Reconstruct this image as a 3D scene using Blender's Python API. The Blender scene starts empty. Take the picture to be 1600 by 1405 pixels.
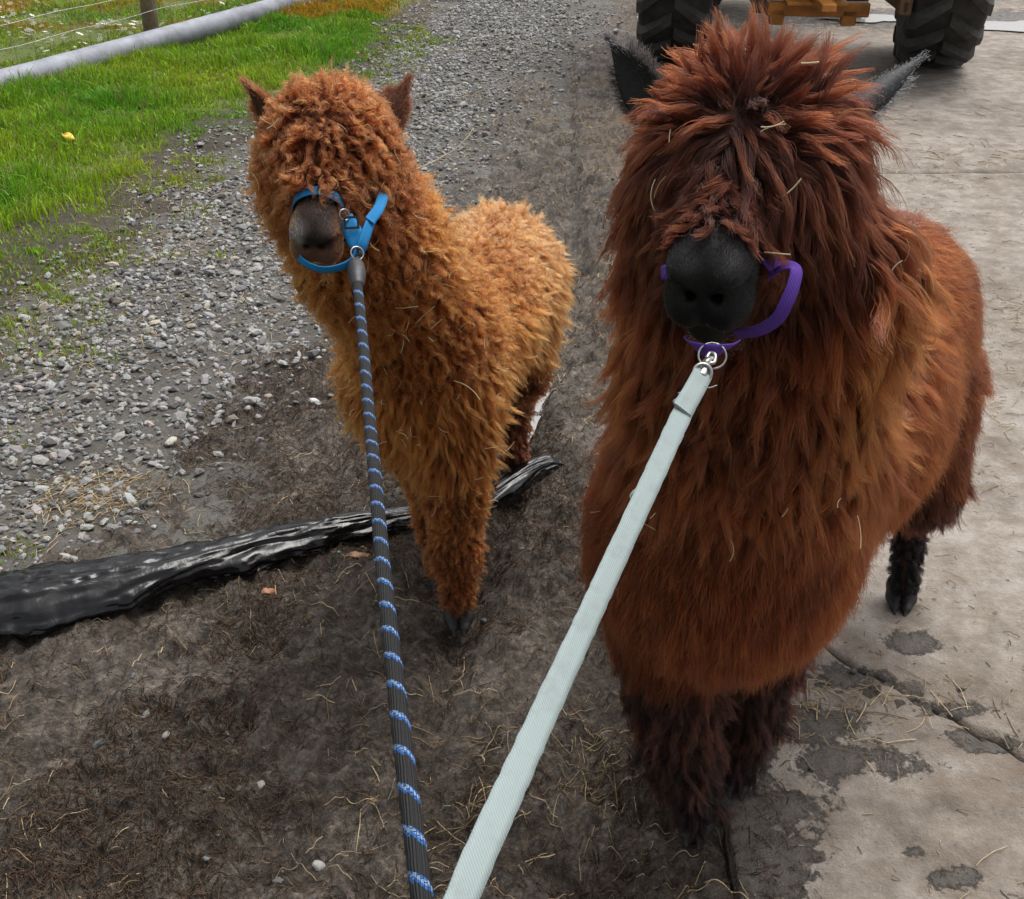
import bpy, math, random
import numpy as np
from mathutils import Vector, kdtree

random.seed(7)
RNG = np.random.default_rng(11)
scene = bpy.context.scene
COL = scene.collection

# ------------------------------------------------------------------ camera, sky, sun, exposure
CAM_H, PITCH, FPX = 1.60, math.radians(32.0), 1640.0
cd = bpy.data.cameras.new("camera")
cam = bpy.data.objects.new("camera", cd)
COL.objects.link(cam)
cam.location = (0, 0, CAM_H)
cam.rotation_euler = (math.pi / 2 - PITCH, 0, 0)
cd.sensor_fit = 'HORIZONTAL'
cd.sensor_width = 36
cd.lens = 36 * FPX / 1600
cd.clip_start = 0.02
cd.clip_end = 2000
scene.camera = cam

SUN_EL, SUN_AZ = 64.0, 38.0          # degrees; azimuth from +Y (away from the camera) towards +X
world = bpy.data.worlds.new("World")
scene.world = world
world.use_nodes = True
wn, wl = world.node_tree.nodes, world.node_tree.links
sky = wn.new('ShaderNodeTexSky')
sky.sky_type = 'NISHITA'
sky.sun_disc = False
sky.sun_elevation = math.radians(SUN_EL)
sky.sun_rotation = math.radians(SUN_AZ)
sky.air_density = 1.0
sky.dust_density = 6.0
sky.ozone_density = 1.0
hs = wn.new('ShaderNodeHueSaturation')     # overcast: the cloud layer takes the blue out of the sky
hs.inputs['Saturation'].default_value = 0.22
wl.new(sky.outputs[0], hs.inputs['Color'])
wl.new(hs.outputs[0], wn['Background'].inputs['Color'])
wn['Background'].inputs['Strength'].default_value = 0.125

sd = bpy.data.lights.new("sun", 'SUN')
sun = bpy.data.objects.new("sun", sd)
COL.objects.link(sun)
sd.energy = 1.5
sd.angle = math.radians(38)
sd.color = (1.0, 0.97, 0.92)
sun.rotation_euler = (math.radians(90 - SUN_EL), 0, math.radians(180 - SUN_AZ) )
sun.location = (3, 6, 9)

scene.view_settings.view_transform = 'Standard'
scene.view_settings.look = 'None'
scene.view_settings.exposure = 0.62
scene.view_settings.gamma = 1.0
scene.view_settings.use_curve_mapping = False
scene.render.engine = 'CYCLES'
scene.cycles.max_bounces = 8
scene.cycles.diffuse_bounces = 4
scene.cycles.glossy_bounces = 3
scene.cycles.transmission_bounces = 6
scene.cycles.transparent_max_bounces = 6
scene.cycles.use_adaptive_sampling = True
scene.cycles_curves.shape = 'RIBBONS'
scene.cycles_curves.subdivisions = 2


# ------------------------------------------------------------------ helpers
def px(u, v, z=0.0):
    """point of the photograph -> place on the level z (used to lay out the yard)"""
    a, b = (u - 800) / FPX, (702.5 - v) / FPX
    cp, sp = math.cos(PITCH), math.sin(PITCH)
    d = (a, cp + sp * b, cp * b - sp)
    t = (z - CAM_H) / d[2]
    return np.array((d[0] * t, d[1] * t, z))


def pxt(u, v, t):
    """point of the photograph at the depth t along the view axis"""
    a, b = (u - 800) / FPX, (702.5 - v) / FPX
    cp, sp = math.cos(PITCH), math.sin(PITCH)
    return np.array((a * t, (cp + sp * b) * t, CAM_H + (cp * b - sp) * t))


def nrm(v):
    v = np.asarray(v, float)
    return v / np.maximum(np.linalg.norm(v, axis=-1, keepdims=True), 1e-9)


def smooth(a, b, x):
    t = np.clip((x - a) / (b - a), 0, 1)
    return t * t * (3 - 2 * t)


def _h(ix, iy, iz, s):
    h = (ix.astype(np.int64) * 374761393 + iy.astype(np.int64) * 668265263 + iz.astype(np.int64) * 2147483647 + s * 1274126177) & 0xFFFFFFFF
    h = ((h ^ (h >> 13)) * 1274126177) & 0xFFFFFFFF
    h = ((h ^ (h >> 16)) * 2246822519) & 0xFFFFFFFF
    return ((h ^ (h >> 15)) & 0xFFFF) / 65535.0


def noise2(x, y, s=0):
    """value noise, -1..1"""
    x, y = np.asarray(x, float), np.asarray(y, float)
    ix, iy = np.floor(x), np.floor(y)
    fx, fy = x - ix, y - iy
    ux, uy = fx * fx * fx * (fx * (fx * 6 - 15) + 10), fy * fy * fy * (fy * (fy * 6 - 15) + 10)
    z = np.zeros_like(ix)
    a, b = _h(ix, iy, z, s), _h(ix + 1, iy, z, s)
    c, d = _h(ix, iy + 1, z, s), _h(ix + 1, iy + 1, z, s)
    return (a + (b - a) * ux + (c - a) * uy + (a - b - c + d) * ux * uy) * 2 - 1


def fbm(x, y, s=0, o=4, g=0.5):
    r, a, t = 0, 1.0, 0
    c, sn = math.cos(0.6), math.sin(0.6)
    for k in range(o):
        r = r + a * noise2(x, y, s + k * 17)
        t += a
        a *= g
        x, y = (c * x - sn * y) * 2.03 + 5.2, (sn * x + c * y) * 2.03 + 1.7
    return r / t


def noise3(p, f, s=0):
    p = np.asarray(p) * f
    i = np.floor(p)
    u = p - i
    u = u * u * (3 - 2 * u)
    r = 0
    for dx in (0, 1):
        for dy in (0, 1):
            for dz in (0, 1):
                w = (u[..., 0] if dx else 1 - u[..., 0]) * (u[..., 1] if dy else 1 - u[..., 1]) * (u[..., 2] if dz else 1 - u[..., 2])
                r = r + w * _h(i[..., 0] + dx, i[..., 1] + dy, i[..., 2] + dz, s)
    return r * 2 - 1


def mesh_np(name, V, F, smooth_=True):
    V = np.ascontiguousarray(V, np.float32)
    F = np.ascontiguousarray(F, np.int32)
    n = F.shape[1]
    me = bpy.data.meshes.new(name)
    me.vertices.add(len(V))
    me.vertices.foreach_set('co', V.ravel())
    me.loops.add(F.size)
    me.loops.foreach_set('vertex_index', F.ravel())
    me.polygons.add(len(F))
    me.polygons.foreach_set('loop_start', np.arange(0, F.size, n, dtype=np.int32))
    me.update(calc_edges=True)
    me.polygons.foreach_set('use_smooth', np.full(len(F), smooth_, bool))
    return me


def attr(me, name, data, dom='POINT'):
    data = np.ascontiguousarray(data, np.float32)
    if data.ndim == 1:
        a = me.attributes.new(name, 'FLOAT', dom)
        a.data.foreach_set('value', data)
    elif data.shape[1] == 2:
        a = me.attributes.new(name, 'FLOAT2', dom)
        a.data.foreach_set('vector', data.ravel())
    else:
        if data.shape[1] == 3:
            data = np.concatenate([data, np.ones((len(data), 1), np.float32)], 1)
        a = me.attributes.new(name, 'FLOAT_COLOR', dom)
        a.data.foreach_set('color', data.ravel())


def link(name, data, mat=None, parent=None, loc=None, label=None, cat=None, kind=None, group=None):
    o = bpy.data.objects.new(name, data)
    COL.objects.link(o)
    if mat is not None and data is not None:
        if len(data.materials) == 0:
            data.materials.append(mat)
    if parent is not None:
        o.parent = parent
    if loc is not None:
        o.location = loc
    for k, v in (('label', label), ('category', cat), ('kind', kind), ('group', group)):
        if v:
            o[k] = v
    return o


def grid_faces(nu, nv, wrap_u=False, wrap_v=False):
    """vertices laid out [iv*nu+iu]"""
    iu = np.arange(nu if wrap_u else nu - 1)
    iv = np.arange(nv if wrap_v else nv - 1)
    a, b = np.meshgrid(iu, iv)
    a, b = a.ravel(), b.ravel()
    a1, b1 = (a + 1) % nu, (b + 1) % nv
    return np.stack([b * nu + a, b * nu + a1, b1 * nu + a1, b1 * nu + a], 1)


def catmull(pts, n):
    pts = np.asarray(pts, float)
    P = np.concatenate([[2 * pts[0] - pts[1]], pts, [2 * pts[-1] - pts[-2]]])
    seg = np.linspace(0, len(pts) - 1 - 1e-6, n)
    i = seg.astype(int)
    t = (seg - i)[:, None]
    a, b, c, d = P[i], P[i + 1], P[i + 2], P[i + 3]
    return 0.5 * (2 * b + (c - a) * t + (2 * a - 5 * b + 4 * c - d) * t ** 2 + (3 * b - a - 3 * c + d) * t ** 3)


def frames(C, up=(0, 0, 1)):
    T = nrm(np.gradient(C, axis=0))
    n = np.zeros_like(C)
    v = np.asarray(up, float)
    for i in range(len(C)):
        v = v - T[i] * np.dot(v, T[i])
        v = v / np.linalg.norm(v)
        n[i] = v
    return T, n, np.cross(T, n)


def tube(C, r, nu=10, up=(0, 0, 1), caps=True):
    C = np.asarray(C, float)
    T, n, b = frames(C, up)
    r = np.broadcast_to(np.asarray(r, float), (len(C),)) if np.ndim(r) < 2 else r
    a = np.linspace(0, 2 * math.pi, nu, endpoint=False)
    rr = r[:, None] if r.ndim == 1 else r
    V = C[:, None, :] + rr[:, :, None] * (np.cos(a)[None, :, None] * n[:, None, :] + np.sin(a)[None, :, None] * b[:, None, :])
    V = V.reshape(-1, 3)
    F = grid_faces(nu, len(C), wrap_u=True)
    if caps:
        k = len(V)
        V = np.concatenate([V, C[:1], C[-1:]])
        i = np.arange(nu)
        j = (i + 1) % nu
        base = (len(C) - 1) * nu
        F = np.concatenate([F, np.stack([j, i, np.full(nu, k), np.full(nu, k)], 1)[:, [0, 1, 2, 2]], np.stack([base + i, base + j, np.full(nu, k + 1), np.full(nu, k + 1)], 1)])
        return V, F
    return V, F


def quads_to_mesh(name, V, F, smooth_=True):
    """quads that may hold a repeated corner (cap triangles)"""
    F = np.asarray(F)
    me = bpy.data.meshes.new(name)
    me.from_pydata([tuple(v) for v in V], [], [tuple(dict.fromkeys(f.tolist())) for f in F])
    me.polygons.foreach_set('use_smooth', np.full(len(me.polygons), smooth_, bool))
    me.update()
    return me


def box(c, s, R=None):
    """vertices and faces of a box with a small chamfer-free body: centre c, half sizes s, axes R (rows)"""
    V = np.array([(x, y, z) for x in (-1, 1) for y in (-1, 1) for z in (-1, 1)], float) * np.asarray(s)
    if R is not None:
        V = V @ np.asarray(R)
    F = np.array([(0, 1, 3, 2), (4, 6, 7, 5), (0, 4, 5, 1), (2, 3, 7, 6), (0, 2, 6, 4), (1, 5, 7, 3)])
    return V + np.asarray(c), F


def bevel(o, w=0.004, seg=2):
    m = o.modifiers.new('bevel', 'BEVEL')
    m.width = w
    m.segments = seg
    m.limit_method = 'ANGLE'
    return o


def join_vf(parts):
    V, F, k = [], [], 0
    for v, f in parts:
        V.append(v)
        F.append(np.asarray(f) + k)
        k += len(v)
    return np.concatenate(V), np.concatenate(F)


# ------------------------------------------------------------------ materials
class Mat:
    def __init__(self, name):
        self.m = bpy.data.materials.new(name)
        self.m.use_nodes = True
        self.t = self.m.node_tree
        self.n, self.l = self.t.nodes, self.t.links
        self.b = self.n['Principled BSDF']

    def node(self, typ, ins=None, **kw):
        x = self.n.new(typ)
        for k, v in kw.items():
            setattr(x, k, v)
        for k, v in (ins or {}).items():
            self.put(x.inputs[k], v)
        return x

    def put(self, sock, v):
        if isinstance(v, bpy.types.NodeSocket):
            self.l.new(v, sock)
        elif isinstance(v, tuple) and len(v) == 3 and sock.type == 'RGBA':
            sock.default_value = (*v, 1)
        else:
            sock.default_value = v

    def set(self, **kw):
        for k, v in kw.items():
            self.put(self.b.inputs[k.replace('_', ' ')], v)

    def pos(self):
        return self.node('ShaderNodeNewGeometry').outputs['Position']

    def obj(self):
        return self.node('ShaderNodeTexCoord').outputs['Object']

    def noise(self, scale, detail=4, rough=0.55, vec=None, dist=0.0, out='Fac'):
        x = self.node('ShaderNodeTexNoise', {'Scale': scale, 'Detail': detail, 'Roughness': rough, 'Distortion': dist})
        self.l.new(vec if vec is not None else self.pos(), x.inputs['Vector'])
        return x.outputs[out]

    def ramp(self, fac, stops, interp='LINEAR'):
        x = self.node('ShaderNodeValToRGB', {'Fac': fac})
        x.color_ramp.interpolation = interp
        e = x.color_ramp.elements
        while len(e) < len(stops):
            e.new(0.5)
        for q, (p, c) in zip(e, stops):
            q.position = p
            q.color = (*c, 1) if isinstance(c, tuple) else (c, c, c, 1)
        return x.outputs['Color']

    def mix(self, f, a, b, typ='MIX'):
        x = self.node('ShaderNodeMix', data_type='RGBA', blend_type=typ)
        self.put(x.inputs[0], f)
        self.put(x.inputs[6], a)
        self.put(x.inputs[7], b)
        return x.outputs[2]

    def math(self, op, a, b=0.0, c=0.0, clamp=False):
        x = self.node('ShaderNodeMath', operation=op, use_clamp=clamp)
        for i, v in enumerate((a, b, c)):
            if i < len(x.inputs):
                self.put(x.inputs[i], v)
        return x.outputs[0]

    def mrange(self, v, a, b, c=0.0, d=1.0):
        x = self.node('ShaderNodeMapRange', {'Value': v, 'From Min': a, 'From Max': b, 'To Min': c, 'To Max': d})
        return x.outputs[0]

    def attr(self, name, out='Color'):
        return self.node('ShaderNodeAttribute', attribute_name=name).outputs[out]

    def bump(self, h, dist, strength=1.0, nrm=None):
        x = self.node('ShaderNodeBump', {'Height': h, 'Distance': dist, 'Strength': strength})
        if nrm is not None:
            self.l.new(nrm, x.inputs['Normal'])
        self.l.new(x.outputs[0], self.b.inputs['Normal'])
        return x.outputs[0]


def mat_mud():
    m = Mat('wet_mud')
    big = m.noise(2.2, 4, 0.6)
    mid = m.noise(14, 5, 0.65)
    fine = m.noise(130, 4, 0.7)
    c = m.ramp(m.math('ADD', m.math('MULTIPLY', big, 0.5), m.math('MULTIPLY', mid, 0.5)),
               [(0.37, (0.024, 0.0185, 0.014)), (0.5, (0.076, 0.062, 0.050)), (0.62, (0.16, 0.137, 0.114))])
    c = m.mix(m.mrange(fine, 0.35, 0.7), c, m.mix(0.5, c, (0.075, 0.055, 0.038)))
    # trodden relief: crevice shade painted into the colour, hollows darker, ridges paler
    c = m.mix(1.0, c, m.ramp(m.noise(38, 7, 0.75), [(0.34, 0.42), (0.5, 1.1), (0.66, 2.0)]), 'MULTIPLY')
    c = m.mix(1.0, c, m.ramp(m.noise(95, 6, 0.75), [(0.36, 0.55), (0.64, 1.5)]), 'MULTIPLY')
    dry = m.attr('dry', 'Fac')
    c = m.mix(m.math('MULTIPLY', dry, m.mrange(mid, 0.3, 0.6)), c, (0.135, 0.095, 0.060))
    wet = m.mrange(m.math('ADD', m.math('MULTIPLY', m.noise(3.5, 4, 0.6), 0.7), m.math('MULTIPLY', m.noise(40, 3), 0.3)), 0.42, 0.58)
    wet = m.math('MAXIMUM', wet, m.attr('low', 'Fac'))
    wet = m.math('MULTIPLY', wet, m.math('SUBTRACT', 1.0, dry, clamp=True))
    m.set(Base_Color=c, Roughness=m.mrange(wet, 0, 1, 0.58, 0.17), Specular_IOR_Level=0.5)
    m.bump(m.math('ADD', m.math('MULTIPLY', m.noise(210, 5, 0.75), 0.35), m.math('ADD', m.math('MULTIPLY', fine, 0.5), m.noise(38, 7, 0.75))), 0.013, 1.0)
    return m.m


def mat_concrete():
    m = Mat('worn_concrete')
    big, mid, fine = m.noise(1.1, 5, 0.6), m.noise(9, 6, 0.7), m.noise(220, 3, 0.7)
    c = m.ramp(m.math('ADD', m.math('MULTIPLY', big, 0.45), m.math('MULTIPLY', mid, 0.55)),
               [(0.38, (0.10, 0.079, 0.062)), (0.48, (0.225, 0.193, 0.164)), (0.58, (0.36, 0.325, 0.288))])
    c = m.mix(m.mrange(fine, 0.3, 0.75), m.mix(0.4, c, (0.15, 0.125, 0.10)), c)
    sp = m.noise(60, 4, 0.8)
    c = m.mix(m.mrange(sp, 0.60, 0.72), c, m.mix(0.55, c, (0.09, 0.075, 0.06)))
    streak = m.node('ShaderNodeMapping', {'Vector': m.pos(), 'Scale': (5, 8.5, 1), 'Rotation': (0, 0, 0.25)}).outputs[0]
    c = m.mix(m.mrange(m.noise(1.6, 5, 0.75, streak), 0.46, 0.68, 0, 0.75), c, (0.16, 0.122, 0.088))
    # wet mud trodden onto the slab: a shape of its own, from the 'mud' attribute broken up by noise
    k = m.math('ADD', m.attr('mud', 'Fac'), m.math('MULTIPLY', m.math('SUBTRACT', m.noise(12, 9, 0.78), 0.5), 1.9))
    k = m.mrange(k, 0.47, 0.59)
    mudc = m.ramp(m.noise(34, 5, 0.7), [(0.3, (0.03, 0.024, 0.019)), (0.7, (0.085, 0.07, 0.057))])
    c = m.mix(k, c, mudc)
    m.set(Base_Color=c, Roughness=m.mix(k, (0.85, 0.85, 0.85), m.mrange(m.noise(25, 3), 0.35, 0.65, 0.35, 0.75)))
    m.bump(m.math('ADD', m.math('MULTIPLY', k, 0.5), m.math('ADD', m.math('ADD', m.math('MULTIPLY', fine, 0.35), m.math('MULTIPLY', sp, 0.6)), m.math('MULTIPLY', mid, 0.8))), 0.008, 1.0)
    return m.m


def mat_soil(name, c0, c1, c2, rough=0.9, b=0.01):
    m = Mat(name)
    k = m.math('ADD', m.math('MULTIPLY', m.noise(3, 5, 0.65), 0.5), m.math('MULTIPLY', m.noise(38, 5, 0.7), 0.5))
    m.set(Base_Color=m.ramp(k, [(0.33, c0), (0.5, c1), (0.67, c2)]), Roughness=rough)
    m.bump(m.noise(60, 6, 0.75), b)
    return m.m


def mat_attr(name, rough=0.7, var=0.25, scale=80, spec=0.4, bump=0.0, trans=0.0):
    """colour from the mesh's own 'col' attribute, broken up by noise"""
    m = Mat(name)
    c = m.attr('col')
    k = m.noise(scale, 4, 0.65)
    c = m.mix(1.0, c, m.ramp(k, [(0.25, 1 - var), (0.75, 1 + var)]), 'MULTIPLY')
    m.set(Base_Color=c, Roughness=rough, Specular_IOR_Level=spec)
    if bump:
        m.bump(m.noise(scale * 2, 4, 0.7), bump)
    if trans:
        tr = m.node('ShaderNodeBsdfTranslucent', {'Color': c})
        mx = m.node('ShaderNodeMixShader', {0: trans, 1: m.b.outputs[0], 2: tr.outputs[0]})
        m.l.new(mx.outputs[0], m.n['Material Output'].inputs['Surface'])
    return m.m


def mat_plain(name, c, rough=0.5, metal=0.0, var=0.3, scale=30, bump=0.0, spec=0.5, bs=None, coat=0.0):
    m = Mat(name)
    k = m.noise(scale, 5, 0.65, m.obj())
    dark = tuple(x * (1 - var) for x in c)
    light = tuple(min(1, x * (1 + var)) for x in c)
    m.set(Base_Color=m.ramp(k, [(0.3, dark), (0.7, light)]), Roughness=m.mrange(m.noise(scale * 1.7, 3, 0.6, m.obj()), 0.3, 0.7, rough * 0.8, min(1, rough * 1.2)), Metallic=metal, Specular_IOR_Level=spec, Coat_Weight=coat)
    if bump:
        m.bump(m.noise(bs or scale * 3, 4, 0.7, m.obj()), bump)
    return m.m


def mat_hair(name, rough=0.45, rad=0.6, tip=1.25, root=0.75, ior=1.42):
    """fibre shader; colour per strand from 'col', tips bleached, roots darkened as painted shade"""
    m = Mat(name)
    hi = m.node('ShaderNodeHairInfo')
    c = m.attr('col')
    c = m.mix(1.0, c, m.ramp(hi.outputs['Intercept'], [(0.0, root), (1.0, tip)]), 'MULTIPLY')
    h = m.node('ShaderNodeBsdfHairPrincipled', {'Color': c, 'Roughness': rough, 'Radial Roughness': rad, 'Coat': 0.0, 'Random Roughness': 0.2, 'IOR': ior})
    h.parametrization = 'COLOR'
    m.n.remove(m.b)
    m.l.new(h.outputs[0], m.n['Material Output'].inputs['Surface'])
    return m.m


M_MUD, M_CONC = mat_mud(), mat_concrete()
M_EARTH = mat_soil('earth', (0.05, 0.042, 0.03), (0.085, 0.072, 0.05), (0.13, 0.11, 0.08))
def mat_verge():
    m = Mat('verge_soil')
    k = m.math('ADD', m.math('MULTIPLY', m.noise(3, 5, 0.65), 0.5), m.math('MULTIPLY', m.noise(38, 5, 0.7), 0.5))
    br = m.ramp(k, [(0.33, (0.022, 0.017, 0.012)), (0.5, (0.05, 0.04, 0.028)), (0.67, (0.10, 0.085, 0.06))])
    gr = m.ramp(k, [(0.33, (0.05, 0.07, 0.014)), (0.5, (0.09, 0.12, 0.02)), (0.67, (0.15, 0.15, 0.035))])
    g = m.mrange(m.math('ADD', m.attr('green', 'Fac'), m.math('MULTIPLY', m.math('SUBTRACT', m.noise(12, 5, 0.7), 0.5), 0.8)), 0.4, 0.6)
    m.set(Base_Color=m.mix(g, br, gr), Roughness=0.9)
    m.bump(m.noise(60, 6, 0.75), 0.012)
    return m.m


M_VERGE = mat_verge()
M_GBASE = mat_soil('gravel_bed', (0.05, 0.045, 0.038), (0.09, 0.084, 0.074), (0.16, 0.152, 0.14), 0.85, 0.012)
M_PEB = mat_attr('pebble_stone', 0.6, 0.3, 120, 0.4, 0.002)
M_GRASS = mat_attr('grass_blade', 0.55, 0.2, 25, 0.35, 0, 0.3)
M_STRAW = mat_attr('straw', 0.6, 0.25, 90, 0.35)
M_FLOWER = mat_attr('flower_petal', 0.7, 0.1, 40, 0.3, 0, 0.2)
M_FLEECE = mat_hair('fleece_fibre', 0.55, 0.75, 1.8, 0.45)  # dark roots paint shade into the gaps between locks; tips are bleached
M_FACE = mat_hair('face_fibre', 0.7, 0.8, 1.1, 0.9, 1.3)

# ------------------------------------------------------------------ the lie of the land
B_GRASS = (np.array([0, 2.0, 3.43, 4.86, 5.84, 8.08, 10.3, 14, 30]), np.array([-2.6, -2.1, -1.83, -1.62, -1.40, -0.94, -0.47, 0.2, 3.0]))
B_MUD = (np.array([-3, 1.55, 1.80, 2.0, 2.57, 3.33, 5.26, 8.8, 12, 30]), np.array([-9, -2.4, -1.35, -1.05, -0.88, -0.58, -0.24, 0.62, 1.3, 5.0]))
CHAN = np.array([(-0.15, 0.9), (-0.15, 1.45), (-0.115, 1.79), (0.0, 2.3), (0.065, 2.8), (0.18, 3.3), (0.26, 4.2), (0.32, 7)])


def wob(y, s, f=2.2, a=0.09):
    return a * fbm(y * f, y * 0 + s, s, 4)


def x_grass(y):
    return np.interp(y, *B_GRASS)


def x_mud(y):
    return np.interp(y, *B_MUD)


def x_conc(y):
    return 0.385 + 0.08 * (y - 1.1)


def sd_mud(x, y):      # >0 on the mud side of the gravel edge
    return x - x_mud(y) + 0.16 * fbm(x * 2.1, y * 2.1, 5, 4)


def sd_grass(x, y):    # >0 on the grass side
    return x_grass(y) - x + 0.28 * fbm(x * 1.6, y * 1.6, 9, 4)


def sd_conc(x, y):     # >0 on the concrete side
    return x - x_conc(y)


def chan_d(x, y):
    return x - np.interp(y, CHAN[:, 1], CHAN[:, 0])


def h_mud(x, y):
    h = 0.024 * fbm(x * 2.3, y * 2.3, 21, 4) + 0.036 * fbm(x * 7, y * 7, 22, 4) + 0.028 * fbm(x * 20, y * 20, 23, 4, 0.65)
    r = 1 - np.abs(fbm(x * 13, y * 13, 31, 3))
    h += 0.018 * (r - 0.6) * smooth(0.0, 0.3, fbm(x * 1.3, y * 1.3, 33, 2) + 0.15)
    # hoof and boot marks
    q = fbm(x * 5.1, y * 4.2, 37, 2)
    h -= 0.020 * smooth(0.32, 0.6, q)
    # drain channel and the ridge beside it
    d = chan_d(x, y) + 0.015 * noise2(x * 7, y * 7, 41)
    on = smooth(1.2, 1.55, y)
    h -= 0.045 * np.exp(-(d / 0.045) ** 2) * on
    h += 0.022 * np.exp(-((d - 0.15) / 0.09) ** 2) * (1 - 0.5 * smooth(3, 5, y))
    # tyre rut with tread blocks, running up the yard beside the concrete
    rx = x - (0.24 + 0.035 * (y - 2))
    rut = np.exp(-(rx / 0.17) ** 4)
    tread = np.where(rx > 0, np.mod(y * 7.5 + rx * 4.0, 1), np.mod(y * 7.5 - rx * 4.0 + 0.5, 1))
    bar = smooth(0.30, 0.42, tread) * (1 - smooth(0.78, 0.9, tread))
    far = smooth(2.4, 3.0, y)
    h += rut * (-0.022 + 0.030 * bar * (0.6 + 0.6 * fbm(x * 5, y * 5, 43, 2))) * far
    near = smooth(1.62, 1.4, y) * np.exp(-((x - 0.22) / 0.17) ** 4)
    h += near * 0.007 * np.sin(x * 150 + 1.5 * noise2(x * 9, y * 2, 45))
    # it thins out on the concrete and on the gravel
    sc = sd_conc(x, y)
    h += np.where(sc > -0.05, -0.05 * (sc + 0.05), 0) - 0.004 + 0.020 * np.exp(-((sc + 0.06) / 0.09) ** 2)
    sm = sd_mud(x, y)
    h -= 0.10 * np.clip(0.12 - sm, 0, 0.6)
    return h


def h_gravel(x, y):
    return 0.012 * fbm(x * 1.4, y * 1.4, 51, 3) + 0.006 * fbm(x * 9, y * 9, 52, 3) - 0.012 - 0.15 * np.clip(sd_mud(x, y) - 0.15, 0, 0.7)


def bare(x, y):
    """trodden soil patches in the near part of the verge"""
    k = 0.0
    for u, v, rx, ry in ((60, 385, .42, .30), (230, 300, .30, .22), (20, 480, .35, .22), (330, 265, .25, .2), (480, 175, .14, .25), (150, 345, .3, .2)):
        c = px(u, v)
        k = np.maximum(k, np.exp(-(((x - c[0]) / rx) ** 2 + ((y - c[1]) / ry) ** 2)))
    return np.clip(k * (1.1 + 1.2 * fbm(x * 4.5, y * 4.5, 63, 3)), 0, 1)


def h_verge(x, y):
    s = sd_grass(x, y)
    return 0.03 * fbm(x * 1.5, y * 1.5, 61, 3) + 0.012 * fbm(x * 7, y * 7, 62, 3) + np.clip(s, -0.4, 0.5) * 0.10 - 0.012 - 0.25 * np.clip(-0.25 - s, 0, 0.5)


def h_conc(x, y):
    return 0.004 * fbm(x * 1.2, y * 1.2, 71, 3) + 0.0018 * fbm(x * 14, y * 14, 72, 4)


def ground_z(x, y):
    g = np.maximum(h_mud(x, y), np.where(sd_mud(x, y) < 0.4, h_gravel(x, y), -1))
    g = np.maximum(g, np.where(sd_conc(x, y) > 0, h_conc(x, y), -1))
    return np.maximum(g, np.where(sd_grass(x, y) > -0.4, h_verge(x, y), -1))


def sheet(name, xs, ys, hf, mat, attrs=None):
    X, Y = np.meshgrid(xs, ys)
    Z = hf(X, Y)
    me = mesh_np(name, np.stack([X.ravel(), Y.ravel(), Z.ravel()], 1), grid_faces(len(xs), len(ys)))
    for k, f in (attrs or {}).items():
        attr(me, k, f(X, Y).ravel())
    return link(name, me, mat, kind='structure')


def yspace(a, b, n, p=1.8):
    return a + (b - a) * np.linspace(0, 1, n) ** p


# far ground to the horizon, lower than the sheets above it
R = np.array([0.0, 4, 9, 14, 20, 40, 90, 200, 500])
A = np.linspace(0, 2 * math.pi, 64, endpoint=False)
V = np.array([(r * math.cos(a), 6 + r * math.sin(a), -0.16 if r < 12 else (-0.16 + 0.02 * min(r - 12, 6))) for r in R for a in A])
ground = link('ground', mesh_np('ground', V, grid_faces(64, len(R), wrap_u=True)), mat_soil('field_turf', (0.045, 0.055, 0.016), (0.08, 0.095, 0.028), (0.13, 0.13, 0.05)), kind='structure')
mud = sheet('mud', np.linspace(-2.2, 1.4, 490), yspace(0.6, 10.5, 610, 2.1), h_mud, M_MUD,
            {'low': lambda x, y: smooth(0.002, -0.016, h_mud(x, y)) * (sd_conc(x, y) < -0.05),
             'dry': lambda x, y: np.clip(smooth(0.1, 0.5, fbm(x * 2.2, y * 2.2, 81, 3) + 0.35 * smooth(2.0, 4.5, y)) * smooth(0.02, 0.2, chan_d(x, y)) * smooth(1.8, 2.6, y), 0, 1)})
gravel_track = sheet('gravel_track', np.linspace(-4.2, 2.2, 170), yspace(0.5, 15, 200, 1.5), h_gravel, M_GBASE)
verge = sheet('verge', np.linspace(-9, 0.8, 220), yspace(1.0, 16, 260, 1.3), h_verge, M_VERGE, {'green': lambda x, y: np.clip(smooth(0.05, 0.55, sd_grass(x, y)) - bare(x, y), 0, 1)})


# concrete slabs, real gaps between them
def J1(x):
    return 1.585 - 0.92 * (x - 0.788) + 0.035 * fbm(x * 5, x * 0 + 3, 91, 4) + 0.01 * noise2(x * 30, x * 0, 92)


def J2(x):
    return 5.13 + 0.02 * x + 0.012 * fbm(x * 4, x * 0 + 1, 93, 3)


SPOTS = [(1425, 1005, 0.13, 0.07), (1330, 1060, 0.16, 0.07), (1250, 1130, 0.24, 0.12), (1330, 1190, 0.24, 0.08), (1200, 1260, 0.22, 0.12), (1480, 1110, 0.15, 0.04),
         (1150, 1370, 0.16, 0.12), (1500, 1370, 0.09, 0.04), (1430, 1330, 0.05, 0.03), (1560, 1165, 0.12, 0.035), (1240, 1340, 0.1, 0.09), (1510, 1150, 0.10, 0.03)]


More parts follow.
